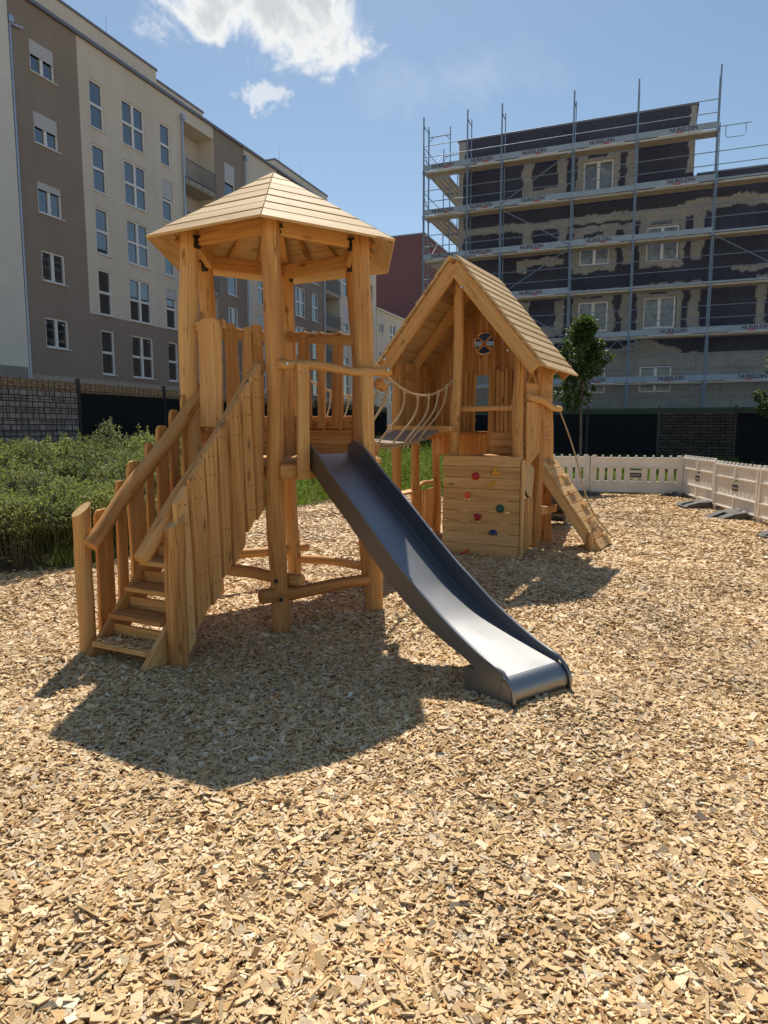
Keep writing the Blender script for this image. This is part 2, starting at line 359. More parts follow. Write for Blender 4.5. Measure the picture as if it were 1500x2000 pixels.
        for q in qs:
            wl_ = width * .5 * (1 + (taper - 1) * q); l = wl_ * (1 + wav * (math.sin(q * L * 3.6 + ph[0]) + .4 * math.sin(q * L * 8.5 + ph[1]))); r = wl_ * (1 + wav * (math.sin(q * L * 3.9 + ph[2]) + .4 * math.sin(q * L * 7.7 + ph[3])))
            if top == 'round':
                e = (1 - q) * L
                if e < .06: k = math.sqrt(max(0, 1 - ((.06 - e) / .06) ** 2)); l *= .45 + .55 * k; r *= .45 + .55 * k
            h = thick / 2; c = p0 + d * q
            for (x, y) in ((-l + bev, -h), (r - bev, -h), (r, -h + bev), (r, h - bev), (r - bev, h), (-l + bev, h), (-l, h - bev), (-l, -h + bev)):
                vs.append(c + w * x + nrm * y); gs.append(off + V3(q * L, x, y))
        m = len(qs); fs = [(i * 8 + k, i * 8 + (k + 1) % 8, (i + 1) * 8 + (k + 1) % 8, (i + 1) * 8 + k) for i in range(m - 1) for k in range(8)]
        fs += [tuple(range(8))[::-1], tuple((m - 1) * 8 + k for k in range(8))]
        s.add(vs, fs, gs, False, mi)
    def poly(s, pts, nrm, thick, mi=0, off=None, axis=None):
        """flat polygon prism: pts (counter-clockwise seen against nrm) extruded back by thick"""
        pts = [np.asarray(p, float) for p in pts]; nrm = unit(nrm); n = len(pts); back = [p - nrm * thick for p in pts]
        axis = unit(axis if axis is not None else pts[1] - pts[0]); sec = np.cross(nrm, axis); off = off if off is not None else rng.uniform(-50, 50, 3)
        g = [off + V3(np.dot(p, axis), np.dot(p, sec), np.dot(p, nrm)) for p in pts + back]
        fs = [tuple(range(n)), tuple(range(2 * n - 1, n - 1, -1))] + [(i, n + i, n + (i + 1) % n, (i + 1) % n) for i in range(n)]
        s.add(pts + back, fs, g, False, mi)
    def build(s, name, mats, parent=None, local=False, label=None):
        me = bpy.data.meshes.new(name); me.from_pydata(s.v, [], s.f); mats = mats if isinstance(mats, (list, tuple)) else [mats]
        for m in mats: me.materials.append(M[m] if isinstance(m, str) else m)
        me.polygons.foreach_set('use_smooth', s.sm); me.polygons.foreach_set('material_index', s.mi)
        a = me.attributes.new('grain', 'FLOAT_VECTOR', 'POINT'); a.data.foreach_set('vector', np.array(s.g, np.float32).ravel()); me.update()
        o = bpy.data.objects.new(name, me); COL.objects.link(o); adopt(o, parent, not local)
        if label: o['label'] = label
        return o

def np_mesh(name, verts, faces, mats, cols=None, parent=None, smooth=False):
    """fast mesh from arrays; faces (n,k)"""
    me = bpy.data.meshes.new(name); nv = len(verts); nf, k = faces.shape
    me.vertices.add(nv); me.vertices.foreach_set('co', verts.astype(np.float32).ravel())
    me.loops.add(nf * k); me.loops.foreach_set('vertex_index', faces.astype(np.int32).ravel())
    me.polygons.add(nf); me.polygons.foreach_set('loop_start', np.arange(0, nf * k, k, dtype=np.int32))
    me.polygons.foreach_set('use_smooth', np.full(nf, smooth))
    for m in (mats if isinstance(mats, (list, tuple)) else [mats]): me.materials.append(M[m])
    if cols is not None:
        a = me.attributes.new('col', 'FLOAT_COLOR', 'POINT'); c = np.ones((nv, 4), np.float32); c[:, :3] = cols; a.data.foreach_set('color', c.ravel())
    me.update(calc_edges=True); me.validate()
    o = bpy.data.objects.new(name, me); COL.objects.link(o); adopt(o, parent)
    return o

def text_part(name, body, size, origin, xdir, zdir, mat, parent, depth=.002, align='CENTER', bold=0.0, local=False):
    c = bpy.data.curves.new(name, 'FONT'); c.body = body; c.size = size; c.align_x = align; c.extrude = depth; c.offset = bold
    t = bpy.data.objects.new(name + '_tmp', c); COL.objects.link(t)
    bpy.context.view_layer.update(); dg = bpy.context.evaluated_depsgraph_get(); me = bpy.data.meshes.new_from_object(t.evaluated_get(dg)); me.name = name
    bpy.data.objects.remove(t); bpy.data.curves.remove(c)
    x, z = Vector(xdir).normalized(), Vector(zdir).normalized(); n = x.cross(z)
    mt = Matrix((x, z, n)).transposed().to_4x4(); mt.translation = Vector(origin); me.transform(mt)
    me.materials.clear(); me.materials.append(M[mat]); o = bpy.data.objects.new(name, me); COL.objects.link(o); adopt(o, parent, not local); return o

# ------------------------------------------------------------------ terrain
dL = V3(.371, .929, 0); nL = V3(.929, -.371, 0); P0 = V3(-13.4, 31.6, 0)        # left block: along, outward, origin
dR = V3(.9285, -.3713, 0); nR = V3(-.3713, -.9285, 0); PB = V3(10.59, 29.98, 0)  # right block, scaffold line
FL0 = V3(-6.03, 13.5, 0); FR0 = V3(10.2, 25.0, 0)                               # left / right privacy fences
HM = V3(1.27, 8.42, 0); h1 = V3(.874, -.486, 0); h2 = V3(.486, .874, 0)         # playhouse frame
GREEN = np.array([(-40, 5.2), (-9, 6.5), (-4.1, 7.15), (-3.3, 7.5), (-2.85, 9.5), (-2.25, 13.0), (-1.4, 14.4), (-.6, 16.2), (1.3, 16.0), (4.8, 16.75), (6.9, 16.1), (7.7, 14.0), (8.6, 8), (9, 2), (60, 2), (60, 80), (-60, 80), (-60, 5.2)])
def in_green(x, y):
    c = np.zeros(np.shape(x), bool); P = GREEN; j = len(P) - 1
    for i in range(len(P)):
        xi, yi = P[i]; xj, yj = P[j]
        if yi != yj: c ^= ((yi > y) != (yj > y)) & (x < (xj - xi) * (y - yi) / (yj - yi) + xi)
        j = i
    return c
def vnoise(x, y, seed=0):
    r = np.random.default_rng(seed); g = r.uniform(-1, 1, (64, 64)); xi = np.floor(x).astype(int); yi = np.floor(y).astype(int); fx = x - xi; fy = y - yi; fx = fx * fx * (3 - 2 * fx); fy = fy * fy * (3 - 2 * fy)
    a = g[yi % 64, xi % 64]; b = g[yi % 64, (xi + 1) % 64]; c = g[(yi + 1) % 64, xi % 64]; d = g[(yi + 1) % 64, (xi + 1) % 64]
    return (a * (1 - fx) + b * fx) * (1 - fy) + (c * (1 - fx) + d * fx) * fy
def sstep(a, b, x): t = np.clip((x - a) / (b - a), 0, 1); return t * t * (3 - 2 * t)
def hgt(x, y):
    x = np.asarray(x, float); y = np.asarray(y, float)
    d1 = (x - FL0[0]) * nL[0] + (y - FL0[1]) * nL[1]; d2 = (x - FR0[0]) * nR[0] + (y - FR0[1]) * nR[1]
    h = np.maximum(.45 * sstep(3.4, .4, d1), .35 * sstep(6, .6, d2))
    bump = .022 * np.sin(x * 1.9 + 1.3 * np.sin(y * .8)) * np.cos(y * 1.6 + .7 * x) + .014 * np.sin(x * 4.1 + y * 2.7) * np.sin(y * 3.7 - x)
    mound = .075 * np.exp(-((x - .86) ** 2 + (y - 3.65) ** 2) / .45) + .05 * np.exp(-((x - 6.2) ** 2 + (y - 15.0) ** 2) / .5)
    return h + bump * sstep(30, 15, np.abs(y)) + mound
def make_ground():
    xs = np.concatenate([np.linspace(-320, -16, 14), np.arange(-15, -6, .6), np.arange(-6, 9.5, .12), np.arange(9.6, 16, .6), np.linspace(17, 320, 14)])
    ys = np.concatenate([np.linspace(-320, -3, 10), np.arange(-2, 17.5, .12), np.arange(17.6, 32, .5), np.linspace(33, 420, 16)])
    X, Y = np.meshgrid(xs, ys); Z = hgt(X, Y); v = np.stack([X, Y, Z], -1).reshape(-1, 3); nx, ny = len(xs), len(ys)
    i = np.arange(nx * ny).reshape(ny, nx); f = np.stack([i[:-1, :-1], i[:-1, 1:], i[1:, 1:], i[1:, :-1]], -1).reshape(-1, 4)
    o = np_mesh('ground', v, f, 'ground', smooth=True)
    k = in_green(X, Y).astype(float)
    for _ in range(2): k[1:-1, 1:-1] = (k[1:-1, 1:-1] * 2 + k[:-2, 1:-1] + k[2:, 1:-1] + k[1:-1, :-2] + k[1:-1, 2:]) / 6
    # bare earth beside the barrier feet and along the weeds
    k = np.maximum(k, .8 * np.exp(-((X - 6.6) ** 2 / .35 + (Y - 12.3) ** 2 / .7)))
    a = o.data.attributes.new('mask', 'FLOAT', 'POINT'); a.data.foreach_set('value', k.ravel().astype(np.float32))
    tag(o, kind='structure')
make_ground()

def make_chips():
    bands = [(1.3, 3.4, 10500, .71), (3.4, 5.2, 7600, .79), (5.2, 8.0, 4000, .96), (8.0, 12.0, 1500, 1.3), (12.0, 16.5, 760, 1.6)]
    PX = []; SZ = []
    for y0, y1, den, sc in bands:
        hw1 = y1 * .62 + .7; n = int((y1 - y0) * 2 * hw1 * den); y = rng.uniform(y0, y1, n); x = rng.uniform(-hw1, hw1, n); k = (np.abs(x) < y * .62 + .7)
        x, y = x[k], y[k]; k = ~in_green(x + rng.normal(0, .12, len(x)), y + rng.normal(0, .15, len(x))); x, y = x[k], y[k]
        e = np.exp(-((x - 6.6) ** 2 / .35 + (y - 12.3) ** 2 / .7)); k = rng.uniform(0, 1, len(x)) > e * .9; x, y = x[k], y[k]
        PX.append(np.stack([x, y], -1)); SZ.append(np.full(len(x), sc))
    P = np.concatenate(PX); sc = np.concatenate(SZ); n = len(P)
    L = rng.lognormal(math.log(.0150), .52, n).clip(.006, .042) * sc; Wd = (L * rng.uniform(.22, .62, n)).clip(.0035, .016); T = rng.uniform(.0012, .0035, n) * sc
    spl = rng.uniform(0, 1, n) < .07; L[spl] *= 1.9; Wd[spl] *= .5; big = rng.uniform(0, 1, n) < .02; L[big] *= 1.5; Wd[big] *= 1.6
    lay = rng.uniform(0, 1, n); z = hgt(P[:, 0], P[:, 1]) + .003 + lay * .020 * np.sqrt(sc)
    st_m = V3(-1.212, 5.4415, 0); st_n = unit(V3(-.455, -.89, 0)); st_t = unit(V3(.89, -.455, 0)); ex_n = 110
    ex = st_m + st_n * rng.uniform(.99, 1.19, (ex_n, 1)) + st_t * rng.choice([-1, 1, 1], (ex_n, 1)) * rng.uniform(.0, .22, (ex_n, 1)) - st_t * .05
    P = np.concatenate([P, ex[:, :2]]); z = np.concatenate([z, rng.uniform(.153, .162, ex_n)]); k = rng.integers(0, n, ex_n); L, Wd, T, sc = [np.concatenate([q, q[k]]) for q in (L, Wd, T, sc)]; n = len(P)
    yaw = rng.uniform(0, 2 * PI, n); pit = rng.normal(0, .26, n).clip(-1.1, 1.1); rol = rng.normal(0, .33, n).clip(-1.4, 1.4); tf = 1 - .45 * sstep(5, 11, P[:, 1]); pit = pit * tf; rol = rol * tf
    cy, sy, cp, sp, cr, sr = np.cos(yaw), np.sin(yaw), np.cos(pit), np.sin(pit), np.cos(rol), np.sin(rol)
    R = np.empty((n, 3, 3)); R[:, 0, 0] = cy * cp; R[:, 0, 1] = cy * sp * sr - sy * cr; R[:, 0, 2] = cy * sp * cr + sy * sr
    R[:, 1, 0] = sy * cp; R[:, 1, 1] = sy * sp * sr + cy * cr; R[:, 1, 2] = sy * sp * cr - cy * sr; R[:, 2, 0] = -sp; R[:, 2, 1] = cp * sr; R[:, 2, 2] = cp * cr
    base = np.array([(-1, -1, -1), (1, -1, -1), (1, 1, -1), (-1, 1, -1), (-1, -1, 1), (1, -1, 1), (1, 1, 1), (-1, 1, 1)], float)
    l = base[None] * np.stack([L, Wd, T], -1)[:, None, :]
    j = rng.normal(0, .16, (n, 4, 2)).clip(-.4, .4); l[:, :4, 0] += j[:, :, 0] * L[:, None]; l[:, 4:, 0] += j[:, :, 0] * L[:, None]; l[:, :4, 1] += j[:, :, 1] * Wd[:, None]; l[:, 4:, 1] += j[:, :, 1] * Wd[:, None]
    wv = np.einsum('nij,nkj->nki', R, l); wv[:, :, 0] += P[:, 0, None]; wv[:, :, 1] += P[:, 1, None]; wv[:, :, 2] += z[:, None]
    fb = np.array([(4, 5, 6, 7), (0, 1, 5, 4), (1, 2, 6, 5), (2, 3, 7, 6), (3, 0, 4, 7), (0, 3, 2, 1)]); f = (np.arange(n)[:, None, None] * 8 + fb[None]).reshape(-1, 4)
    pal = np.array([(.74, .535, .295), (.67, .46, .23), (.57, .37, .165), (.78, .605, .375), (.46, .26, .10), (.32, .17, .065), (.59, .46, .30), (.84, .74, .54)])
    idx = rng.choice(8, n, p=[.27, .25, .14, .14, .07, .02, .09, .02]); c = pal[idx] * rng.uniform(.84, 1.12, (n, 1)) * (1.0 + .13 * vnoise(P[:, 0] * .9 + 20, P[:, 1] * .9 + 20, 21) + .09 * vnoise(P[:, 0] * 3 + 40, P[:, 1] * 3 + 40, 22))[:, None]
    np_mesh('wood_chips', wv.reshape(-1, 3), f, 'chip', np.repeat(c, 8, 0))['kind'] = 'stuff'
make_chips()
tag(bpy.data.objects['wood_chips'], 'pale wood chips spread as play surface over the whole playground', 'wood chips')

# ------------------------------------------------------------------ play tower
HEXB = {'F': V3(-.82, 5.24, 0), 'R': V3(-.08, 5.73, 0), 'RB': V3(-.15, 6.60, 0), 'B': V3(-.94, 7.0, 0), 'LB': V3(-1.65, 6.52, 0), 'L': V3(-1.604, 5.643, 0)}
HEXT = {'F': V3(-.845, 5.24, 3.17), 'R': V3(-.20, 5.74, 3.18), 'RB': V3(-.30, 6.52, 3.18), 'B': V3(-.97, 6.93, 3.18), 'LB': V3(-1.66, 6.50, 3.18), 'L': V3(-1.57, 5.66, 3.18)}
ORDER = ['F', 'R', 'RB', 'B', 'LB', 'L']; CT = V3(-.925, 6.11, 0)
def make_tower():
    T = thing('play_tower', 'six sided wooden play tower with pointed plank roof and staircase, nearest to the slide', 'play tower', (-.87, 6.12, 0))
    for k in ORDER:
        b = MB(); r = {'F': .071, 'R': .079, 'L': .074}.get(k, .07); b.log(HEXB[k] - V3(0, 0, .1), HEXT[k], r, .022, 22, .05, .97); b.build('post', 'log', T)
    def P(k, t, z): q = HEXB[k] + (HEXT[k] - HEXB[k]) * (z / 3.07); return V3(q[0], q[1], z)
    def edge(a, b, s, z, out=0.0):
        pa, pb = P(a, 0, z), P(b, 0, z); d = unit(pb - pa); o = unit(V3(d[1], -d[0], 0))
        if np.dot(o, (pa + pb) / 2 - V3(CT[0], CT[1], z)) < 0: o = -o
        return pa + d * s + o * out, d, o
    # roof: six faces of lapped planks
    A = V3(CT[0] - .02, CT[1], 3.775); Rr = 1.14; ze = 3.085
    dirs = {k: unit(HEXB[k] - V3(-.866, 6.125, 0)) for k in ORDER}; ang0 = math.atan2(dirs['F'][1], dirs['F'][0])
    cor = [CT + V3(math.cos(ang0 + i * PI / 3), math.sin(ang0 + i * PI / 3), 0) * (Rr * (.975 if i == 5 else .99 if i == 1 else 1)) + V3(0, 0, ze) for i in range(6)]
    roof = MB()
    nb = 7
    for i in range(6):
        c0, c1 = cor[i], cor[(i + 1) % 6]; n = unit(np.cross(c1 - c0, A - c0)); mid = (c0 + c1) / 2
        for k in range(nb):
            f0 = k / nb; f1 = (k + 1) / nb + (.012 if k < nb - 1 else -.002); e = .005
            q = [c0 + (A - c0) * f0, c1 + (A - c1) * f0, c1 + (A - c1) * f1, c0 + (A - c0) * f1]
            q = [q[0] + n * (e + .012), q[1] + n * (e + .012), q[2] + n * .012, q[3] + n * .012]
            n2 = unit(np.cross(q[1] - q[0], q[2] - q[0])); jit = rng.uniform(-.002, .002); roof.poly([p + n2 * jit for p in q], n2, .019)
    ro = roof.build('roof', ['roof'], T)
    # hip and jack rafters seen from below, and the ring beam
    for i in range(6):
        c0, c1 = cor[i], cor[(i + 1) % 6]; n = unit(np.cross(c1 - c0, A - c0))
        b = MB(); lo = c0 + (A - c0) * .24 - V3(0, 0, .055); hi = A - V3(0, 0, .13) + (c0 - A) * .04; b.board(lo, hi, .075, .055, np.cross(hi - lo, V3(0, 0, 1)) , 0, 3); b.build('rafter', 'board', ro)
        for fr in (.33, .67):
            b = MB(); e0 = c0 + (c1 - c0) * fr; up = (A - e0); lo = e0 + up * .13 - n * .032; hi = e0 + up * (.62) - n * .032; b.board(lo, hi, .036, .042, np.cross(hi - lo, n), 0, 3); b.build('rafter', 'board', ro)
    for i, a in enumerate(ORDER):
        bb = ORDER[(i + 1) % 6]; p0 = HEXT[a] - V3(0, 0, .05); p1 = HEXT[bb] - V3(0, 0, .05); d = unit(p1 - p0); o = unit(V3(d[1], -d[0], 0)); sgn = 1 if np.dot(o, (p0 + p1) / 2 - CT) > 0 else -1
        b = MB(); b.board(p0 - d * .02 - o * sgn * .045, p1 + d * .02 - o * sgn * .045, .13, .05, o, 0.01, 4); b.build('ring_beam', 'board', T)
        q = HEXT[a] - V3(0, 0, .10); c = unit(V3(CT[0], CT[1], q[2]) - q); side = np.cross(c, V3(0, 0, 1)) * (1 if a in ('F', 'L', 'LB') else -1)
        q = q + c * .045 + side * .055; b = MB(); b.box(q, c * .03, side * .012, V3(0, 0, .042)); b.box(q + V3(0, 0, .043), c * .035, side * .035, V3(0, 0, .008)); b.tube([q + side * .012, q + side * .022], .012, 8); b.build('roof_bracket', 'black', T)
    # deck
    b = MB(); zc = 1.33; ring = [P(k, 0, 0) for k in ORDER]; d = unit(ring[1] - ring[0]); o = V3(-d[1], d[0], 0)
    for k in range(1, 13):
        y = -.05 + k * .125; w = [.44, .52, .6, .68, .74, .8, .86, .84, .78, .72, .64, .56, .48][k]; c = (ring[0] + ring[1]) / 2 + o * y + V3(0, 0, zc)
        b.board(c - d * w, c + d * w, .118, .038, V3(0, 0, 1), 0, 2)
    b.build('deck', 'board', T)
    for a, bb in (('F', 'R'), ('R', 'RB'), ('RB', 'B'), ('B', 'LB'), ('LB', 'L'), ('L', 'F')):
        L = np.linalg.norm(HEXB[a] - HEXB[bb]); out = -.075 if (a, bb) != ('F', 'R') else .085
        p, dd, o2 = edge(a, bb, -.02 if (a, bb) == ('F', 'R') else .05, 1.275, out); q, _, _ = edge(a, bb, L + .02 if (a, bb) == ('F', 'R') else L - .05, 1.275, out); b = MB(); b.board(p, q, .115, .045, o2, .01, 4); b.build('deck_beam', 'board', T)
    # solid panels below the back railings
    for a, bb in (('RB', 'B'), ('B', 'LB'), ('LB', 'L')):
        L = np.linalg.norm(HEXB[a] - HEXB[bb]); b = MB()
        for k in range(3):
            z = 1.40 + k * .132; p, dd, o2 = edge(a, bb, .04, z, -.02); q, _, _ = edge(a, bb, L - .04, z, -.02); b.board(p, q, .126, .03, o2, .01, 4)
        b.build('railing_panel', 'board', T)
    def rail(a, bb, z0, z1, s0, s1, out, w=.1):
        p, dd, o2 = edge(a, bb, s0, z0, out); q, _, _ = edge(a, bb, s1, z0, out); q[2] = z1; b = MB(); b.board(p, q, w, .045, o2, .03, 5); b.build('railing_beam', 'board', T)
    def vert(a, bb, s, w, z0, z1, out, lean=0.0, wav=.09, top='round', th=.03):
        p, dd, o2 = edge(a, bb, s, z0, out); q = p + dd * lean + V3(0, 0, z1 - z0); b = MB(); b.board(p, q, w, th, o2, wav, 12, top=top)
        for zz in (.06, z1 - z0 - .07):
            for sx in (-.25, .25):
                sg = -1 if out < 0.05 else 1; c = p + dd * (lean * zz / (z1 - z0) + sx * w) + V3(0, 0, zz) + o2 * sg * th / 2; b.tube([c, c + o2 * sg * .002], .005, 6, mi=1)
        o = b.build('railing_board', ['board', 'black'], T)
        return o
    # back right railing: two boards wide, seen past the front post
    rail('RB', 'B', 2.43, 2.52, .0, .86, -.03)
    for s, w, z1, ln in ((.22, .115, 2.52, -.02), (.395, .09, 2.53, .015), (.585, .135, 2.55, .03)): vert('RB', 'B', s, w, 1.61, z1, -.065, ln, .07)
    # back left railing
    rail('B', 'LB', 2.50, 2.50, 0, .86, -.03)
    for s, w, z1, ln in ((.36, .12, 2.60, .02), (.485, .10, 2.57, -.02), (.62, .135, 2.59, .02)): vert('B', 'LB', s, w, 1.58, z1, -.065, ln, .12)
    rail('LB', 'L', 2.48, 2.46, 0, .86, -.03)
    for s, w, z1 in ((.22, .13, 2.55), (.42, .12, 2.52), (.62, .13, 2.58)): vert('LB', 'L', s, w, 1.58, z1, -.065, .01, .12)
    # guard board beside the stair entrance, on the left post
    rail('L', 'F', 2.425, 2.425, -.11, .36, .0, .07)
    vert('L', 'F', .262, .235, 1.62, 2.465, .052, .0, .04)
    # slide entrance: cross log, side boards
    p, dd, o2 = edge('F', 'R', -.02, 2.08, .105); q, _, _ = edge('F', 'R', 1.02, 2.075, .105); b = MB(); b.log(p, q, .038, .018, 16, .06, .96); b.build('crossbar', 'log', T)
    for s, w, z0, z1, ln in ((.155, .10, 1.215, 2.09, .0), (.80, .115, 1.40, 2.09, -.03)): vert('F', 'R', s, w, z0, z1, .145 if s < .5 else .09, ln, .06, 'flat', .035)
    for s in (.03, .97):
        b = MB(); c, _, _ = edge('F', 'R', s, 2.085, .14); b.tube([c, c + o2 * .012], .012, 8); b.build('bolt', 'bolt', T)
    # low cross logs between posts
    for a, bb, z, s0, s1, out, r in (('F', 'R', .30, -.17, .90, .0, .055), ('L', 'F', .42, .25, 1.02, -.10, .05), ('LB', 'B', .36, -.05, 1.02, .0, .048), ('B', 'RB', .26, -.12, .98, .0, .045), ('R', 'RB', .34, 0, .9, 0, .04)):
        p, dd, o2 = edge(a, bb, s0, z, out); q, _, _ = edge(a, bb, s1, z + rng.uniform(-.02, .03), out); b = MB(); b.log(p, q, r, .010, 14, .06, .93); b.build('cross_log', 'log', T)
    for z, k in ((.42, 'F'), (.27, 'F'), (.32, 'R')):
        b = MB(); c = P(k, 0, z) + V3(.015 if z < .4 else -.02, -.062, 0); b.tube([c + V3(0, .01, 0), c - V3(0, .012, 0)], .017, 10); b.build('bolt', 'black', T)
    # log end sticking out beside the right post
    b = MB(); c = V3(-.02, 5.80, 1.98); b.log(c + V3(-.02, -.03, 0), c + V3(.01, .5, 0), .045, .004, 6, .04); b.build('grab_log', 'log', T)

    # ---------------- staircase
    m = (HEXB['L'] + HEXB['F']) / 2; n = unit(V3(-.455, -.89, 0)); t = unit(V3(.89, -.455, 0))
    def st(d, o, z): return m + n * d + t * o + V3(0, 0, z)
    ST = MB()
    for o in (-.30, .225): ST.board(st(1.17, o, -.02), st(-.05, o, 1.27), .19, .042, t, 0, 4)
    sc = ST.build('staircase', 'board', T)
    for k in range(8):
        z = .13 + k * .163; d = 1.09 - k * .149; b = MB(); b.board(st(d, -.285, z), st(d, .21, z), .215, .036, V3(0, 0, 1), 0.006, 4); b.build('tread', 'board', sc)
        b = MB(); b.board(st(d - .085, -.27, z + .062), st(d - .085, .20, z + .062), .085, .024, n, 0.004, 3); b.build('riser', 'board', sc)
    for o, d, z, r in ((.305, .985, 1.00, .070), (-.415, 1.12, 1.05, .059)):
        b = MB(); b.log(st(d, o, -.1), st(d, o, z), r, .012, 14, .05, 1.0, tilt=n * -.75 + t * .15, seg=18, capmi=1); b.build('stair_post', ['log', 'end'], sc)
    b = MB(); b.log(st(1.13, -.33, .80), st(-.27, -.37, 2.10), .057, .02, 18, .08, .95); b.build('handrail', 'log', sc)
    b = MB(); b.log(st(1.20, .215, .76), st(-.05, .26, 2.10), .055, .012, 18, .06, .95); b.build('handrail', 'log', sc)
    rs = [(.955, .118, .20), (.80, .128, .17), (.658, .10, .20), (.535, .088, .20), (.395, .130, .19), (.258, .092, .2), (.128, .100, .2)]
    for i, (d, w, _) in enumerate(rs):
        zt = 1.125 + (1.0 - d) * 1.045; zb = .12 + (.95 - d) * 1.045 + (.03 if i % 2 else -.02); zb = max(zb, .03)
        b = MB(); sl = w * .5
        # slanted top and bottom following the stair line
        p0 = st(d, .335 if i else .30, zb); nb = 10; off = rng.uniform(-50, 50, 3); ph = rng.uniform(0, 6, 3); vs = []; gs = []
        for j in range(nb + 1):
            q = j / nb
            for side in (1, -1):
                hw = w * .5 * (1 + .11 * math.sin(q * 5 + ph[0] * side) + .05 * math.sin(q * 11 + ph[1])); x = side * hw
                z = zb + (zt - zb) * q - x * 1.045 * (q if q > .5 else (1 - q)) * (2 * abs(q - .5)) ** .5
                for y in (0, .034): vs.append(st(d + x - .03 * (1 - q), .318 + y, z)); gs.append(off + V3(q * (zt - zb), x, y))
        fs = []
        for j in range(nb):
            a = j * 4; c = a + 4
            for (u, v) in ((0, 1), (1, 3), (3, 2), (2, 0)): fs.append((a + u, a + v, c + v, c + u))
        fs += [(0, 2, 3, 1), (nb * 4, nb * 4 + 1, nb * 4 + 3, nb * 4 + 2)]; b.add(vs, fs, gs)
        for zz in (zt - .07, zt - .20, zb + .12, zb + .30):
            for sx in (-.22, .22): c = st(d + sx * w - .03 * (1 - (zz - zb) / (zt - zb)), .351, zz); b.tube([c, c + t * .003], .0055, 6, mi=1)
        o = b.build('stair_board', ['board', 'black'], sc)
        fix_normals(o)
    ls = [(.93, .15), (.77, .085), (.62, .145), (.475, .075), (.335, .12), (.20, .10), (.07, .09), (-.05, .08)]
    for i, (d, w) in enumerate(ls):
        zt = .985 + (1.0 - d) * .93 + (-.02 if i == 0 else .025); zb = max(.04, .10 + (.95 - d) * 1.0); b = MB(); b.board(st(d, -.435, zb), st(d - .01, -.435, zt), w, .034, t, .08, 12, top='round'); b.build('stair_board', 'board', sc)
    return T
def fix_normals(o):
    import bmesh
    bm = bmesh.new(); bm.from_mesh(o.data); bmesh.ops.recalc_face_normals(bm, faces=bm.faces[:]); bm.to_mesh(o.data); bm.free()
make_tower()

